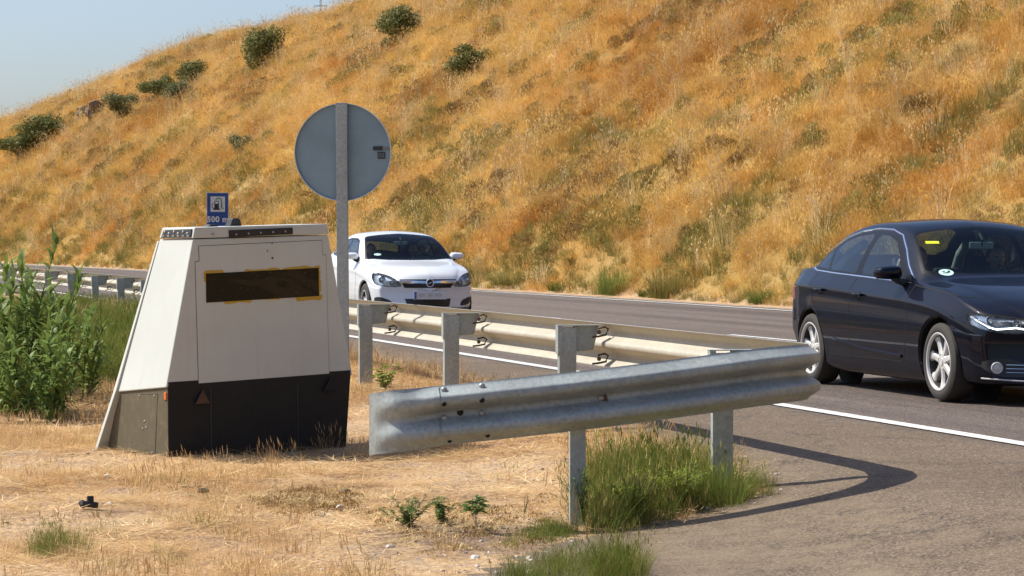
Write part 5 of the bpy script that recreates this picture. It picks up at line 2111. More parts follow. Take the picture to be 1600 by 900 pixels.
# ------------------------------------------------------------------ white hatchback
BX, BH = .87, 2.614
hatch = dict(
    L=4.25, fa=BX, wheelbase=BH, wr=.315, arch=.355, tw=.205, rim=.205, spokes=(5, 'double'), y_out=.865,
    stations=interp_st(4.25, (3.55, 3.65, 3.75, 3.85, 3.95, 4.05, 4.14, 4.20, 4.24)),
    nose=(.38, 2.4), tail=(.22, 2.6), nb=.04, tb=.02, paint=M['cwhite'], gh=1.05,
    t=dict(
        zu=[(0, .24), (.2, .19), (.6, .17), (3.7, .18), (4.1, .26), (4.25, .34)],
        ws=[(0, .70), (.10, .76), (.4, .80), (1.2, .815), (3.4, .82), (4.0, .79), (4.25, .74)],
        wm=[(0, .76), (.10, .81), (.35, .855), (.9, .878), (2.4, .878), (3.5, .872), (4.0, .84), (4.25, .80)],
        zb=[(0, .66), (.04, .70), (.12, .745), (.3, .82), (.6, .87), (1.0, .91), (1.4, .95), (1.8, .98), (2.5, 1.005), (3.2, 1.035), (3.9, 1.07), (4.25, 1.04)],
        wb=[(0, .70), (.10, .76), (.3, .79), (.8, .795), (1.3, .80), (2.4, .80), (3.3, .79), (3.9, .75), (4.25, .70)],
        ze=[(0, .68), (.1, .76), (.3, .85), (.6, .90), (1.0, .945), (1.2, .98), (1.34, 1.035), (1.5, 1.13), (1.7, 1.245), (1.9, 1.325), (2.1, 1.372), (2.4, 1.395), (2.9, 1.39), (3.3, 1.355), (3.6, 1.305), (3.85, 1.21), (4.05, 1.10), (4.25, 1.0)],
        wr=[(0, .48), (.3, .60), (1.0, .64), (1.2, .69), (1.34, .715), (1.6, .675), (1.9, .615), (2.2, .580), (2.8, .570), (3.4, .555), (3.8, .555), (4.25, .52)],
        zc=[(0, .70), (.04, .765), (.12, .82), (.3, .89), (.6, .93), (.95, .97), (1.12, .992), (1.22, 1.035), (1.4, 1.145), (1.6, 1.265), (1.8, 1.35), (1.95, 1.40), (2.1, 1.432), (2.4, 1.456), (2.8, 1.458), (3.2, 1.440), (3.5, 1.405), (3.75, 1.355), (3.9, 1.28), (4.05, 1.16), (4.18, 1.05), (4.25, .95)]),
    dlo=[(1.50, .985), (1.68, 1.09), (1.86, 1.20), (2.05, 1.30), (2.3, 1.340), (2.75, 1.345), (3.10, 1.320), (3.40, 1.265), (3.58, 1.190), (3.66, 1.085), (3.3, 1.058), (2.6, 1.030), (2.0, 1.005)],
    split=[[(1.72, 1.015), (1.88, 1.17), (2.07, 1.275), (2.32, 1.315), (2.50, 1.318), (2.52, 1.045), (2.2, 1.030)],
           [(2.62, 1.050), (2.60, 1.318), (3.06, 1.298), (3.30, 1.255), (3.33, 1.080), (3.0, 1.064)],
           [(3.38, 1.085), (3.37, 1.235), (3.53, 1.175), (3.59, 1.100)]],
    win_door=(0, 1, 1),
    doors=[([(1.42, .98), (1.40, .60), (1.48, .40), (1.52, .30), (2.56, .30), (2.58, .60), (2.57, 1.02)], 'door'),
           ([(2.57, 1.02), (2.58, .60), (2.56, .30), (3.00, .30), (3.12, .45), (3.26, .66), (3.40, .82), (3.44, 1.05)], 'door')],
    lines=[[(1.42, .97), (1.40, .60), (1.48, .40), (1.52, .295), (2.56, .295)], [(2.57, 1.01), (2.58, .60), (2.56, .295), (3.0, .295)], [(3.0, .295), (3.12, .45), (3.26, .66), (3.40, .82), (3.44, 1.04)]],
    handles=[(2.38, .87), (3.22, .90)],
    mirror=(1.60, .99, .80),
    windscreen=[(1.10, 0), (1.14, -.38), (1.25, -.69), (1.33, -.735), (1.48, -.70), (1.98, -.585), (2.02, 0), (1.98, .585), (1.48, .70), (1.33, .735), (1.25, .69), (1.14, .38)],
    rearscreen=[(3.84, 0), (3.82, -.48), (4.06, -.55), (4.10, 0), (4.06, .55), (3.82, .48)],
    lamp_back=.80,
    headlight=[(.42, .590), (.50, .680), (.62, .762), (.74, .795), (.800, .790), (.815, .715), (.795, .625), (.70, .590), (.54, .578)],
    foglight_opening=[(.54, .27), (.58, .36), (.74, .42), (.80, .41), (.80, .33), (.66, .28)],
    front_cuts=[([(-.38, .560), (-.47, .700), (.47, .700), (.38, .560)], 'grille'), ([(-.34, .26), (-.38, .39), (.38, .39), (.34, .26)], 'lower_opening')],
    taillight=[(.55, .72), (.55, .98), (.72, 1.02), (.80, 1.0), (.82, .8), (.72, .72)], tail_front=3.85,
    bonnet=[(.14, 0), (.22, -.45), (.40, -.66), (1.18, -.72), (1.10, -.40), (1.07, 0), (1.10, .40), (1.18, .72), (.40, .66), (.22, .45)],
    bulbs=[(.70, .690, .058), (.56, .640, .042)],
    dash=1.45, dash_z=.93, inner_mirror=(1.86, 1.27),
    cpillar=[(3.66, .55, 1.05), (3.52, .51, 1.18), (3.36, .48, 1.27)])
head2 = math.atan2(-1.0, .300)
fwd2 = Vector((math.cos(head2), math.sin(head2), 0))
b_front = P(671, 440, 41.0); b_front.z = .008
b_loc = b_front - fwd2 * BX
B, bsh, bob, bbody = car('car_hatchback', 'white hatchback car coming up behind the guardrail, next to the round sign post', 'car', b_loc, head2, hatch)
# chrome bar, badge and number plate
bm_ = bsh.ribbon([(0, -.45, .662), (0, -.2, .652), (0, .2, .652), (0, .45, .662)], .055, 'grille_bar', M['chrome'], bbody, d=(-1, 0, 0), thick=.014)
h0, n0 = bsh.ray((3, 0, .640), (-1, 0, 0))
bm = bmesh.new()
add_tube(bm, [h0 + Vector((.022, .058 * math.cos(a), .058 * math.sin(a))) for a in np.linspace(0, 2 * PI, 33)], .0085, 8)
add_tube(bm, [h0 + Vector((.024, -.075, -.004)), h0 + Vector((.024, .012, -.012)), h0 + Vector((.024, -.012, .012)), h0 + Vector((.024, .075, .004))], .0075, 6)
bd = obj('badge', bm, M['chrome'], bbody, smooth=.9)
bm = bmesh.new()
add_cyl(bm, h0 + Vector((.0, 0, 0)), h0 + Vector((.016, 0, 0)), .056, n=28)
obj('badge_field', bm, M['gap'], bd)
h1, n1 = bsh.ray((3, 0, .46), (-1, 0, 0))
px0 = max(h1.x, bsh.ray((3, .2, .50), (-1, 0, 0))[0].x) + .012
bm = bmesh.new()
add_box(bm, (px0, .0, .445), (.012, .54, .130))
npz = obj('number_plate', bm, M['plate_white'], bbody, bevel=.004)
bm = bmesh.new()
add_box(bm, (px0 + .007, -.245, .445), (.004, .040, .120))
obj('plate_band', bm, M['plate_blue'], npz)
bm = bmesh.new()
for k, (yy, w_) in enumerate(((-.14, .11), (.0, .08), (.13, .12))):
    add_box(bm, (px0 + .0068, yy, .45), (.003, w_, .055))
obj('plate_smudge', bm, M['plate_grey'], npz)
o, h0, n0, t1, t2 = sticker(bsh, bob['windscreen'], (-.52, 1.085), .12, .07, M['sticker_pale'], 'sticker', True)
person('driver in a dark shirt at the wheel of the white hatchback', on_car(B, (BX - 2.34, .36, .48)), head2, .98, 'wheel', shirt=(.06, .06, .07))
person('front passenger in a grey shirt in the white hatchback', on_car(B, (BX - 2.36, -.36, .48)), head2, .95, 'rest', shirt=(.12, .12, .13))
# ================================================================== ground cover of the verge (stuff)
R = np.random.RandomState(21)


def poly_mask(px, py, poly):
    inside = np.zeros(len(px), bool)
    n = len(poly)
    for i in range(n):
        x0, y0 = poly[i]; x1, y1 = poly[(i + 1) % n]
        c = ((y0 > py) != (y1 > py)) & (px < (x1 - x0) * (py - y0) / (y1 - y0 + 1e-9) + x0)
        inside ^= c
    return inside


def verge_points(n, D0, D1, U0, U1, off_road=.05):
    D = R.uniform(D0, D1, n); u = R.uniform(U0, U1, n)
    X, Y = du_to_xy(D, u)
    Z = ground_z(D, u)
    px = 800 + FPX * X / Y
    py = HORIZON - FPX * (Z - EYE) / Y
    ok = ((px > -60) | ((px > -450) & (R.rand(len(px)) < .5))) & (px < 1660) & (py < 960) & (Y > 6)
    ok &= u < edge_u(D) - off_road + .25 * (fbm(X * 1.6, Y * 1.6, 3) - .5)
    return [a[ok] for a in (D, u, X, Y, Z, px, py)]


def tilt(n, s=.1): return np.stack([R.normal(0, s, n), R.normal(0, s, n), R.uniform(0, 2 * PI, n)], -1)


# loose straw lying on the dirt, thin everywhere, thick in places
straw_k = [proto('t', blades(60, .26, .24, .0042, 1, 40 + k, 0, flat=True), 'straw') for k in range(2)] + [proto('t', blades(34, .20, .26, .0085, 1, 43, 0, flat=True), 'pale')] + [proto('t', blades(40, .42, .26, .0035, 1, 44, 0, flat=True), 'straw')]
D, u, X, Y, Z, px, py = verge_points(60000, 7.5, 46, -16, -.8)
dn = fbm(X * .8, Y * .8, 4)
bare = poly_mask(px, py, [(640, 730), (900, 700), (930, 835), (860, 880), (700, 900), (560, 900), (380, 800), (440, 775), (560, 762)])
far_ = np.clip(26 / Y, .3, 1)
keep = R.rand(len(D)) < np.clip((dn - .38) * 4.2, .05, 1) * np.where(bare, .33, 1) * far_
D, u, X, Y, Z = [a[keep] for a in (D, u, X, Y, Z)]
n = len(D)
print('straw', n)
scatter('loose_straw', straw_k, np.stack([X, Y, Z + .004], -1), tilt(n, .05), R.uniform(.6, 1.2, n), R.randint(0, 4, n), 'loose straw lying over the dirt of the verge', 'straw')

# short dry upright tufts
dry_k = [proto('t', blades(26, .13, .06, .0035, .9, 50, .1), 'straw'), proto('t', blades(18, .20, .05, .0032, .8, 51, .3), 'straw'), proto('t', blades(34, .08, .09, .004, 1.0, 52), 'straw'),
         proto('t', blades(30, .11, .08, .004, .9, 53), 'olive')]
D, u, X, Y, Z, px, py = verge_points(60000, 7.5, 46, -16, -.8)
dn = fbm(X * 1.1 + 30, Y * 1.1, 4)
bare = poly_mask(px, py, [(640, 730), (900, 700), (930, 835), (860, 880), (700, 900), (560, 900), (380, 800), (440, 775), (560, 762)])
keep = R.rand(len(D)) < np.clip((dn - .42) * 4, .05, 1) * np.where(bare, .2, 1) * .55
D, u, X, Y, Z, px, py = [a[keep] for a in (D, u, X, Y, Z, px, py)]
n = len(D)
i = R.choice([0, 1, 2, 3], n, p=[.36, .24, .30, .10])
gpatch = poly_mask(px, py, [(20, 800), (150, 770), (380, 830), (380, 900), (-60, 900), (-60, 820)])
i = np.where(gpatch & (R.rand(n) < .45), 3, i)
print('dry tufts', n)
scatter('dry_verge_grass', dry_k, np.stack([X, Y, Z - .005], -1), tilt(n, .16), R.uniform(.55, 1.25, n) * np.clip(Y / 26, .85, 1.6), i, 'short dry grass tufts standing on the verge', 'grass')

# tall green grass between the trailer and the far guardrail
green_k = [proto('t', blades(50, .50, .16, .006, .7, 60, .1), 'green'), proto('t', blades(44, .36, .18, .006, .8, 61), 'green'), proto('t', blades(30, .45, .15, .005, .7, 62, .4), 'olive')]
D, u, X, Y, Z, px, py = verge_points(60000, 20, 60, -14, -1.2)
reg = poly_mask(px, py, [(-60, 478), (150, 476), (262, 490), (262, 530), (205, 592), (120, 610), (60, 640), (-60, 655)])
keep = reg & (R.rand(len(D)) < .5)
X, Y, Z, D = X[keep], Y[keep], Z[keep], D[keep]
n = len(X)
sc = R.uniform(.6, 1.25, n) * np.clip(1.3 - (D - 24) / 40, .55, 1.1)
a1 = (X, Y, Z, sc, R.choice([0, 1, 2], n, p=[.5, .35, .15]))
# green and dry tuft round the posts of the front return, and at the frame's foot
def cluster(poly, n, s0, s1, p, D0=10.5, D1=22, dep=None):
    q = [G(x, y) for x, y in poly]
    xs = [v.x for v in q]; ys = [v.y for v in q]
    out = []
    xx = R.uniform(min(xs), max(xs), n * 4); yy = R.uniform(min(ys), max(ys), n * 4)
    ok = poly_mask(xx, yy, [(v.x, v.y) for v in q])
    xx, yy = xx[ok][:n], yy[ok][:n]
    d_, u_ = xy_to_du(xx, yy)
    return xx, yy, ground_z(d_, u_) - .005, R.uniform(s0, s1, len(xx)), R.choice([0, 1, 2], len(xx), p=p)
c1_ = cluster([(930, 835), (1000, 822), (1120, 795), (1160, 790), (1110, 755), (1000, 735), (930, 745), (912, 800)], 340, .34, .80, [.55, .3, .15])
c1b = cluster([(1110, 796), (1210, 776), (1232, 768), (1180, 750), (1110, 755)], 70, .14, .34, [.45, .3, .25])
c2_ = cluster([(780, 905), (860, 880), (960, 868), (1000, 885), (990, 920), (780, 920)], 75, .2, .42, [.35, .4, .25])
c2b = cluster([(935, 885), (985, 880), (1000, 900), (930, 910)], 26, .35, .55, [.5, .3, .2])
c3_ = cluster([(790, 860), (900, 840), (905, 830), (860, 822), (800, 842)], 60, .12, .28, [.5, .4, .1])
c4_ = cluster([(60, 850), (130, 850), (130, 875), (50, 875)], 40, .2, .4, [.3, .3, .4])
allc = [a1, c1_, c1b, c2_, c2b, c3_, c4_]
X, Y, Z, sc, ii = [np.concatenate([np.asarray(c[k], float) for c in allc]) for k in range(5)]
n = len(X)
scatter('green_grass', green_k, np.stack([X, Y, Z], -1), tilt(n, .14), sc, ii.astype(int), 'green grass growing on the verge and around the guardrail posts', 'grass')
# dry stalks mixed into the tuft by the post
dk = cluster([(905, 830), (960, 828), (1050, 800), (1090, 760), (1010, 725), (940, 720), (905, 760)], 100, .5, 1.3, [.3, .5, .2])
D, u, X, Y, Z, px, py = verge_points(30000, 11, 34, -3.4, -1.2, -.1)
ed = R.rand(len(D)) < np.clip(1 - (edge_u(D) - u) / .8, 0, 1) * .09 * (D > 15.5)
X, Y, Z = [np.concatenate([a, b[ed]]) for a, b in ((dk[0], X), (dk[1], Y), (dk[2], Z))]
sc = np.concatenate([dk[3], R.uniform(.3, .8, int(ed.sum()))]); n = len(X)
scatter('dry_stalks', [proto('t', blades(16, .16, .05, .003, .8, 70, .5), 'straw'), proto('t', blades(12, .24, .05, .003, .7, 71, .6), 'straw')], np.stack([X, Y, Z], -1), tilt(n, .12), sc, R.randint(0, 2, n), 'dry stalks along the asphalt edge and by the posts', 'grass')

# gravel
def pebble(seed, r=1.0):
    rs = np.random.RandomState(seed)
    bm = bmesh.new()
    bmesh.ops.create_icosphere(bm, subdivisions=2, radius=r)
    k = rs.uniform(.6, 1.2, 3)
    for v in bm.verts:
        d_ = 1 + .22 * math.sin(v.co.x * 3 + seed) * math.cos(v.co.y * 4 + seed * 2) + rs.uniform(-.05, .05)
        v.co = Vector((v.co.x * k[0], v.co.y * k[1], v.co.z * k[2] * .65)) * d_
    me = bpy.data.meshes.new('pebble')
    bm.to_mesh(me); bm.free()
    return me


M['pebble'] = None
t = NT('pebble')
c = t.mix(t.node('ShaderNodeObjectInfo').outputs['Random'], (.30, .24, .19), (.62, .56, .50))
t.set(Base_Color=c, Roughness=.9)
M['pebble'] = t.m
pk = []
for k in range(4):
    me = pebble(k); me.materials.append(M['pebble']); pk.append(bpy.data.objects.new('t', me))
D, u, X, Y, Z, px, py = verge_points(26000, 8, 36, -9, -.9, -.35)
dn = fbm(X * 1.3 + 70, Y * 1.3, 3)
edge_near = np.exp(-((u - edge_u(D)) / .5) ** 2)
bare = poly_mask(px, py, [(640, 730), (900, 700), (930, 835), (860, 880), (700, 900), (560, 900), (380, 800), (440, 775), (560, 762)])
keep = R.rand(len(D)) < (np.clip((dn - .45) * 2, .05, 1) + edge_near + .6 * bare) * .45
X, Y, Z = X[keep], Y[keep], Z[keep]
n = len(X)
scatter('gravel', pk, np.stack([X, Y, Z + .001], -1), R.uniform(0, 6.28, (n, 3)) * [.1, .1, 1], np.clip(np.exp(R.normal(-5.1, .5, n)), .003, .028), R.randint(0, 4, n), 'small stones strewn over the verge', 'gravel')

# litter of dead leaves, crumbs of soil and sticks in the bare patches
lit = [proto('t', leafy(60, .035, .16, .03, 80, 0), 'brown'), proto('t', leafy(60, .03, .16, .035, 81, 0), 'pale')]
li = []
for poly, n in (([(390, 775), (470, 768), (560, 765), (560, 800), (430, 808)], 130), ([(90, 590), (200, 585), (190, 640), (110, 650)], 120), ([(560, 800), (860, 770), (860, 850), (640, 870)], 120)):
    li.append(cluster(poly, n, .3, .75, [.55, .45, 0]))
X, Y, Z, sc, ii = [np.concatenate([np.asarray(c[k], float) for c in li]) for k in range(5)]
n = len(X)
scatter('leaf_litter', lit, np.stack([X, Y, Z + .004], -1), tilt(n, .1), sc, ii.astype(int), 'dead leaves and crumbs of soil in the bare patches', 'litter')

# ================================================================== single plants and trees on the hill
def leaf_mat(name, a, b, tr=.25):
    t = NT(name)
    p = t.pos()
    n = t.noise(p, 6, 4)
    c = t.mix(t.ramp(n, [(.3, 0.), (.7, 1.)]), a, b)
    d_ = t.node('ShaderNodeBsdfDiffuse'); q = t.node('ShaderNodeBsdfTranslucent'); mx = t.node('ShaderNodeMixShader')
    g_ = t.node('ShaderNodeBsdfGlossy'); g_.inputs['Roughness'].default_value = .45; m2 = t.node('ShaderNodeMixShader')
    t.link(c, d_.inputs[0]); t.link(c, q.inputs[0])
    mx.inputs[0].default_value = tr
    t.link(d_.outputs[0], mx.inputs[1]); t.link(q.outputs[0], mx.inputs[2])
    m2.inputs[0].default_value = .02
    t.link(mx.outputs[0], m2.inputs[1]); t.link(g_.outputs[0], m2.inputs[2])
    t.link(m2.outputs[0], t.out.inputs[0])
    return t.m


M['bush_leaf'] = leaf_mat('olive_green_leaves', (.085, .10, .028), (.22, .22, .070))
M['bush_leaf2'] = leaf_mat('grey_green_leaves', (.115, .125, .050), (.23, .235, .105))
M['weed_leaf'] = leaf_mat('weed_leaves', (.10, .17, .05), (.20, .28, .09))
M['reed_leaf'] = leaf_mat('reed_leaves', (.10, .165, .038), (.24, .31, .085), .35)
M['bark'] = plain('bark', (.12, .09, .06), .9, bump=.4)


def crown_mesh(seed, n=5200, leaf=.048, mat='bush_leaf', flat=.8):
    """leafy crown of unit radius: several overlapping clumps with gaps"""
    r = np.random.RandomState(seed)
    cl = []
    for k in range(13):
        a = r.uniform(0, 2 * PI); z = r.uniform(-.35, .75)
        d_ = r.uniform(.25, .70) * math.sqrt(max(.1, 1 - z * z * .7))
        cl.append((d_ * math.cos(a), d_ * math.sin(a), z * flat, r.uniform(.26, .46)))
    cl.append((0, 0, .1, .55))
    V, F = [], []
    for i in range(n):
        c = cl[r.randint(len(cl))]
        v = r.normal(0, 1, 3); v /= np.linalg.norm(v)
        rad = c[3] * (1 - .6 * r.rand() ** 1.8) * (1 + (.5 * r.rand() if r.rand() < .16 else 0))
        p_ = np.array(c[:3]) + v * rad
        nrm = v + r.normal(0, .7, 3); nrm /= np.linalg.norm(nrm)
        t1 = np.cross(nrm, r.normal(0, 1, 3)); t1 /= np.linalg.norm(t1)
        t2 = np.cross(nrm, t1)
        L = leaf * r.uniform(.6, 1.4)
        b = len(V)
        V += [tuple(p_ - t1 * L), tuple(p_ + t2 * L * .42), tuple(p_ + t1 * L), tuple(p_ - t2 * L * .42)]
        F.append((b, b + 1, b + 2, b + 3))
    me = mesh_from(V, F)
    me.materials.append(M[mat])
    return me


crowns = [crown_mesh(1), crown_mesh(2), crown_mesh(3, mat='bush_leaf2'), crown_mesh(4, n=2600, mat='bush_leaf2')]


def stems_mesh(seed):
    r = np.random.RandomState(seed)
    bm = bmesh.new()
    for k in range(7):
        a = r.uniform(0, 2 * PI); d_ = r.uniform(.15, .55)
        add_tube(bm, [(.04 * math.cos(a), .04 * math.sin(a), -.35), (.3 * d_ * math.cos(a), .3 * d_ * math.sin(a), .25), (d_ * math.cos(a), d_ * math.sin(a), .95)], [.05, .035, .012], 5)
    me = bpy.data.meshes.new('trunk')
    bm.to_mesh(me); bm.free()
    me.materials.append(M['bark'])
    return me


trunks = [stems_mesh(k) for k in range(2)]


def bush(px, py, w, h, kind, label, seed=0, name='bush', cat='bush', group='green bushes on the dry hillside'):
    """px, py = centre of the foot in the photograph; w, h = size in photo pixels"""
    q = G(px, py)
    k = q.y / FPX
    rx, rz_ = w * k / 2 * 1.62, h * k / 2 * 1.5
    b = thing(name, label, cat, q, seed * 1.7, group)
    c_ = bpy.data.objects.new('crown', crowns[kind]); C.objects.link(c_); c_.parent = b
    c_.location = (0, 0, rz_ * .62); c_.scale = (rx, rx, rz_)
    t_ = bpy.data.objects.new('trunk', trunks[seed % 2]); C.objects.link(t_); t_.parent = b
    t_.scale = (rx, rx, rz_ * .8)
    return b


for i, a in enumerate((
        (413, 112, 62, 62, 0, 'round dark green bush above the sign, high on the slope'),
        (630, 73, 64, 56, 0, 'dark green bush near the top edge, above and right of the round sign'),
        (606, 80, 20, 20, 1, 'tiny green bush at the left foot of the top middle bush'),
        (742, 118, 74, 44, 1, 'wide low green bush on open grass, rightmost of the green bushes'),
        (303, 137, 44, 38, 0, 'upper right bush of the row by the boulder'),
        (250, 160, 50, 40, 1, 'bright green middle bush of the row by the boulder'),
        (284, 163, 44, 34, 2, 'grey green bush tucked under the row by the boulder'),
        (195, 187, 50, 38, 2, 'grey green bush just right of the brown boulder'),
        (72, 226, 66, 42, 0, 'dark bush at the right end of the clump on the far left'),
        (34, 250, 66, 40, 1, 'dark bush at the left end of the clump on the far left'),
        (221, 87, 26, 15, 2, 'small flat bush on the skyline'),
        (117, 132, 11, 12, 2, 'tiny bush on the skyline, lowest on the left'),
        (143, 111, 16, 13, 3, 'thin sparse bush on the skyline above the boulder'),
        (533, 54, 17, 17, 3, 'small pale bush on the skyline slope right of the pole'),
        (380, 243, 36, 30, 2, 'small grey green bush left of the round sign'),
        (1205, 44, 18, 15, 3, 'small grey bush high on the right of the slope'),
)):
    bush(*a, seed=i + 1)
# greener clumps along the foot of the slope: arching grass, not round bushes
clump_k = []
for k, mt in enumerate(('green', 'olive', 'green')):
    V_, F_ = blades(420, 1.0, .62, .022, 1.3, 90 + k, .05, 3, .3)
    me = mesh_from(V_, F_); me.materials.append(M[mt]); clump_k.append(me)
for i, (px, py, w, h, kd, lab) in enumerate((
        (800, 446, 80, 34, 1, 'pale green clump just right of the white car, at the slope foot'),
        (872, 455, 36, 22, 0, 'small green clump at the slope foot, second from the white car'),
        (958, 461, 56, 56, 0, 'tall green clump at the slope foot, third from the white car'),
        (1040, 466, 66, 60, 1, 'tallest green clump at the slope foot, fourth from the white car'),
        (1008, 464, 26, 20, 2, 'little clump squeezed between the two tallest clumps at the slope foot'),
        (1190, 474, 48, 28, 0, 'green clump at the slope foot left of the dark blue car'),
        (735, 436, 46, 44, 1, 'green clump behind the mirror of the white car'))):
    q = G(px, py); k = q.y / FPX
    o = bpy.data.objects.new('grass_clump', clump_k[kd]); C.objects.link(o)
    o.location = q; o.rotation_euler = (0, 0, i * 1.1); o.scale = (w * k / 1.5, w * k / 1.5, h * k)
    tag(o, lab, 'grass clump', 'green clumps along the foot of the hillside')

# ---- boulder and ledge stones
t = NT('brown_rock')
p = t.objc()
c = t.ramp(t.noise(p, 2.2, 8, .65), [(.3, (.07, .045, .026)), (.5, (.20, .14, .085)), (.7, (.34, .26, .17))])
t.set(Base_Color=c, Roughness=.95, Normal=t.bump(t.noise(p, 4, 8, .7), 1.0, .15))
M['rock'] = t.m


def rock_mesh(seed, sub=3):
    r = np.random.RandomState(seed)
    bm = bmesh.new()
    bmesh.ops.create_cube(bm, size=1.6)
    bmesh.ops.subdivide_edges(bm, edges=bm.edges, cuts=5, use_grid_fill=True)
    for v in bm.verts:
        q = v.co.copy()
        d_ = q.normalized()
        f = .75 + .7 * float(fbm(q.x * 1.3 + seed * 7 + 20, q.y * 1.3 + q.z * 2.1 + 20, 4)) - .16 * math.sin(q.z * 6 + q.x * 2)
        v.co = (q * .55 + d_ * .42) * f
    me = bpy.data.meshes.new('boulder')
    bm.to_mesh(me); bm.free()
    me.polygons.foreach_set('use_smooth', [False] * len(me.polygons))
    me.materials.append(M['rock'])
    return me


def rock(px, py, w, h, seed, label, name='boulder', cat='rock', rz=0, mat=None, group=None):
    q = G(px, py)
    k = q.y / FPX
    if name == 'boulder': rm_ = rock_mesh(seed)
    else:
        rm_ = pebble(seed)
        rm_.materials.append(M['rock'])
    o = bpy.data.objects.new(name, rm_)
    C.objects.link(o)
    o.location = q + Vector((0, 0, h * k * .40))
    o.scale = (w * k / 2 * 1.05, w * k / 2 * .8, h * k / 2 * 1.1)
    o.rotation_euler = (0, 0, rz)
    if mat: o.data.materials[0] = mat
    return tag(o, label, cat, group)


rock(148, 190, 26, 34, 3, 'tall brown boulder sticking out of the slope at the left', rz=.3)
rock(130, 187, 20, 22, 5, 'smaller brown boulder leaning on the left of the tall one', rz=1)
rock(175, 160, 30, 9, 7, 'flat rock ledge above the brown boulders', rz=.2)
rock(95, 165, 34, 8, 8, 'flat rock ledge left of the brown boulders', rz=2)
rock(45, 190, 26, 12, 9, 'pale rock outcrop just under the skyline on the far left', rz=1.2)
rock(318, 773, 28, 13, 11, 'flat brown stone on the dry grass in front of the trailer', name='stone', mat=M['rock'], rz=.2)
rock(540, 775, 20, 16, 12, 'dark clod of earth in the bare patch below the terminal', name='clod', cat='earth clod', mat=M['skirt'])
rock(531, 799, 12, 12, 13, 'pale pebble beside the dark clod', name='stone', mat=M['pebble'])
rock(168, 748, 12, 8, 14, 'pale stone on the straw left of the trailer', name='stone', mat=M['pebble'])
rock(300, 762, 34, 5, 15, 'thin pale flake of stone beside the brown stone', name='stone', mat=M['pebble'])

# black broken plastic piece
q = G(140, 797)
k = q.y / FPX
bp = thing('plastic_scrap', 'small broken piece of black plastic lying on the dry grass at the lower left', 'scrap', q, .4)
bm = bmesh.new()
add_box(bm, (0, 0, 7 * k), (26 * k, 12 * k, 9 * k), Matrix.Rotation(.15, 3, 'Y'))
add_cyl(bm, (-10 * k, -3 * k, 4 * k), (-12 * k, 5 * k, 11 * k), 4.5 * k, 5.5 * k, 12)
obj('housing', bm, M['black_rubber'], bp, bevel=.006)
bm = bmesh.new()
add_box(bm, (1 * k, 0, 15 * k), (10 * k, 7 * k, 10 * k), Matrix.Rotation(-.2, 3, 'X'))
obj('clip', bm, M['black_rubber'], bp, bevel=.004)

# ---- leafy weeds
def weed_mesh(seed, h, n_st, leaf, nl, spread=.5, broad=.3, top=False):
    """stems mesh, leaves mesh"""
    r = np.random.RandomState(seed)
    bm = bmesh.new()
    V, F = [], []
    for s_ in range(n_st):
        a = r.uniform(0, 2 * PI); ln = spread * r.uniform(.2, 1) * h
        hh = h * r.uniform(.6, 1)
        pts_ = [Vector((ln * f ** 1.4 * math.cos(a), ln * f ** 1.4 * math.sin(a), hh * f)) for f in np.linspace(0, 1, 6)]
        add_tube(bm, pts_, [max(.0012, h * .013 * (1 - .7 * f)) for f in np.linspace(0, 1, 6)], 5)
        for i in range(nl):
            f = r.uniform(.7, 1) if top else r.uniform(.15, 1)
            j = min(4, int(f * 5)); fr_ = f * 5 - j
            c = np.array(pts_[j].lerp(pts_[j + 1], fr_))
            b_ = r.uniform(0, 2 * PI)
            d1 = np.array([math.cos(b_), math.sin(b_), r.uniform(-.1, .8)]); d1 /= np.linalg.norm(d1)
            d2 = np.cross(d1, [0, 0, 1.]); d2 /= np.linalg.norm(d2)
            L = leaf * r.uniform(.5, 1.1)
            q_ = len(V)
            dr = np.array([0, 0, -.25 * L])
            V += [tuple(c), tuple(c + d1 * L * .45 + d2 * L * broad * .5), tuple(c + d1 * L + dr), tuple(c + d1 * L * .45 - d2 * L * broad * .5)]
            F.append((q_, q_ + 1, q_ + 2, q_ + 3))
    ms = bpy.data.meshes.new('stem')
    bm.to_mesh(ms); bm.free()
    ms.materials.append(M['bark'])
    ml = mesh_from(V, F)
    ml.materials.append(M['weed_leaf'])
    return ms, ml


def weed(px, py, hpx, seed, label, n_st=7, leaf=.03, nl=26, spread=.6, broad=.35, top=False, mat=None, name='weed', cat='weed'):
    q = G(px, py)
    h = hpx * q.y / FPX
    ms, ml = weed_mesh(seed, h, n_st, leaf, nl, spread, broad, top)
    if mat: ml.materials[0] = mat
    b = thing(name, label, cat, q - Vector((0, 0, .005)), 0)
    link_mesh('stem', ms, None, b)
    link_mesh('leaves', ml, None, b)


weed(638, 828, 56, 1, 'low bluish green weed in the bare dirt, leftmost of three', 16, .034, 46, 1.0)
weed(690, 822, 48, 2, 'bushy small weed in the bare dirt, middle one of three', 14, .034, 46, .5)
weed(743, 826, 50, 3, 'single stemmed weed with a leafy top, rightmost of three in the dirt', 3, .085, 24, .3, .26, True)
weed(603, 612, 42, 4, 'broad leaved green plant behind the left end of the guardrail', 11, .085, 9, .9, .75, False, leaf_mat('broad_leaves', (.10, .19, .02), (.24, .30, .05)))
weed(912, 822, 110, 5, 'dark thin leaved shrub just right of the front guardrail post', 9, .030, 60, .22, .4)
weed(820, 805, 36, 6, 'wispy thin weed between the leafy weeds and the post', 4, .02, 12, .4)
weed(1060, 800, 78, 7, 'feathery green plant in the grass between the two guardrail posts', 30, .06, 60, .8, .10, False, leaf_mat('feathery_leaves', (.18, .26, .03), (.36, .40, .07)))
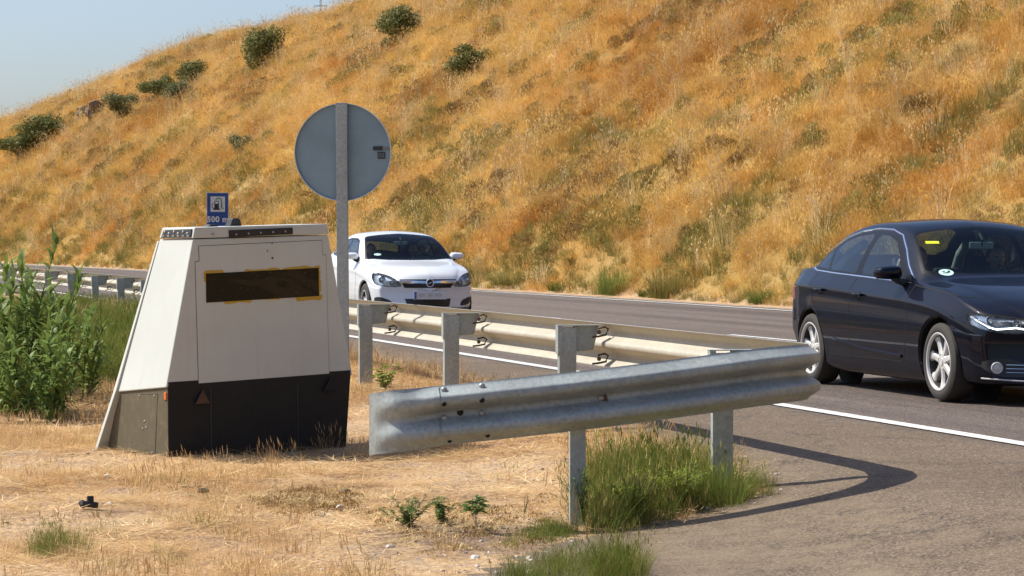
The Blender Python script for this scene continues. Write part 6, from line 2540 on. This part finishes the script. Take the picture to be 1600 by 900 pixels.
weed(985, 818, 80, 8, 'feathery green plant nearest the front guardrail post', 26, .06, 60, .75, .10, False, leaf_mat('feathery_leaves', (.18, .26, .03), (.36, .40, .07)))
weed(705, 470 + 135, 26, 9, 'short dry weed at the foot of the middle guardrail post', 6, .02, 10, .5)

# ---- giant reeds at the left
def reed(px, py, hpx, seed, label, lean=(0, 0), spread=.30, n_st=4):
    q = G(px, py)
    H = hpx * q.y / FPX
    r = np.random.RandomState(seed)
    b = thing('reed_plant', label, 'reed', q, 0, 'giant reeds at the left edge')
    for s_ in range(n_st):
        a = r.uniform(0, 2 * PI)
        h = H * (1 if s_ == 0 else r.uniform(.5, .88))
        o_ = Vector((spread * r.uniform(.2, 1) * math.cos(a), spread * r.uniform(.2, 1) * math.sin(a), 0)) * (0 if s_ == 0 else 1)
        ln = Vector((lean[0] + r.normal(0, .07), lean[1] + r.normal(0, .07), 0)) * h
        pts_ = [o_ + ln * (f ** 1.7) + Vector((0, 0, h * f * .88)) for f in np.linspace(0, 1, 10)]
        bm = bmesh.new()
        add_tube(bm, pts_, [.011 * (1 - .75 * f) for f in np.linspace(0, 1, 10)], 6)
        st_ = obj('stem', bm, M['reed_leaf'], b, smooth='all')
        V, F = [], []
        nl = int(20 + h * 8)
        for i in range(nl):
            f = .10 + .90 * (i / nl) ** .85
            j = min(8, int(f * 9)); c = np.array(pts_[j].lerp(pts_[j + 1], f * 9 - j)) if f < 1 else np.array(pts_[-1])
            az = (i % 2) * PI + a + r.normal(0, .7)
            L = r.uniform(.26, .50) * (1.0 - .35 * f) * min(1, H / 1.2)
            up = r.uniform(.25, 1.15) + .6 * (f > .85)
            wmax = r.uniform(.016, .028)
            hd = np.array([math.cos(az), math.sin(az), 0]); sd_ = np.array([-math.sin(az), math.cos(az), 0])
            base = len(V)
            m = 7
            droop = r.uniform(.5, 2.4)
            for k in range(m + 1):
                g_ = k / m
                ang = up - droop * g_ ** 1.5
                if k == 0: p_ = c.copy()
                else: p_ = p_ + (hd * math.cos(ang) + np.array([0, 0, math.sin(ang)])) * L / m
                w = wmax * math.sin(PI * (.12 + .88 * g_) ** .7) * (1 - g_ ** 3) + .0008
                V += [tuple(p_ - sd_ * w), tuple(p_ + np.array([0, 0, -.15 * w])), tuple(p_ + sd_ * w)]
            for k in range(m):
                for e in (0, 1):
                    F.append((base + 3 * k + e, base + 3 * k + e + 1, base + 3 * k + e + 4, base + 3 * k + e + 3))
        me = mesh_from(V, F, True)
        me.materials.append(M['reed_leaf'])
        link_mesh('leaves', me, None, b)
    return b


for i, (x, y, h, ln, lab) in enumerate((
        (40, 640, 300, (.10, 0), 'tallest reed plant, its top rising above the far guardrail'),
        (82, 632, 228, (.12, 0), 'second tallest reed plant, leaning right toward the trailer'),
        (110, 628, 165, (.22, 0), 'short reed plant at the right edge of the reed clump'),
        (8, 645, 235, (-.03, 0), 'reed plant cut by the left edge of the photo'),
        (62, 655, 190, (.05, 0), 'mid height reed plant in front of the tallest one'),
        (20, 662, 150, (0, 0), 'low reed plant in front at the left edge'),
        (95, 660, 120, (.14, 0), 'low reed plant in front on the right of the clump'),
        (-22, 640, 260, (.12, 0), 'reed plant leaning in from beyond the left edge'),
        (48, 618, 215, (.02, 0), 'reed plant standing at the back of the clump'),
        (75, 600, 150, (.10, 0), 'back right reed plant half hidden by the second tallest'))):
    reed(x, y, h, i + 3, lab, ln, .22, 5)
# dead sticks between the reeds and the trailer
t_ = bmesh.new()
for k in range(9):
    q = G(R.uniform(105, 205), R.uniform(590, 645))
    a = R.uniform(-.7, .7); L = R.uniform(.15, .5)
    bm = bmesh.new()
    add_tube(bm, [(0, 0, .01), (L * .5 * math.cos(a), L * .5 * math.sin(a), .05), (L * math.cos(a), L * math.sin(a), .03)], [.008, .007, .004], 6)
    o = obj('dead_stick', bm, M['bark'], None, smooth='all')
    o.location = q
    tag(o, 'dead brown stick lying on the dirt between the reeds and the trailer', 'stick', 'dead sticks beside the reeds')
t_.free()


# ================================================================== every separate little piece is an object of its own
def split_loose(o):
    me = o.data
    n = len(me.vertices)
    par = list(range(n))
    def find(a):
        while par[a] != a: par[a] = par[par[a]]; a = par[a]
        return a
    for e in me.edges:
        a, b = find(e.vertices[0]), find(e.vertices[1])
        if a != b: par[a] = b
    gr = {}
    for p_ in me.polygons: gr.setdefault(find(p_.vertices[0]), []).append(p_)
    if len(gr) < 2: return
    co = [v.co.copy() for v in me.vertices]
    mats = list(me.materials)
    for k, fs in enumerate(gr.values()):
        idx, F_ = {}, []
        for f in fs: F_.append([idx.setdefault(v, len(idx)) for v in f.vertices])
        m2 = bpy.data.meshes.new(me.name)
        m2.from_pydata([co[v] for v in idx], [], F_)
        m2.polygons.foreach_set('use_smooth', [f.use_smooth for f in fs])
        m2.polygons.foreach_set('material_index', [f.material_index for f in fs])
        for m_ in mats: m2.materials.append(m_)
        if k == 0: o.data = m2
        else:
            c_ = o.copy(); c_.data = m2
            C.objects.link(c_)


for o in list(C.objects):
    if o.type == 'MESH' and o.name.split('.')[0] in ('bolt', 'bolt_hole', 'bracket', 'stud', 'keyhole', 'louvre', 'rivet', 'panel_seam', 'maker_label', 'rear_wing', 'roof_knob', 'border'): split_loose(o)
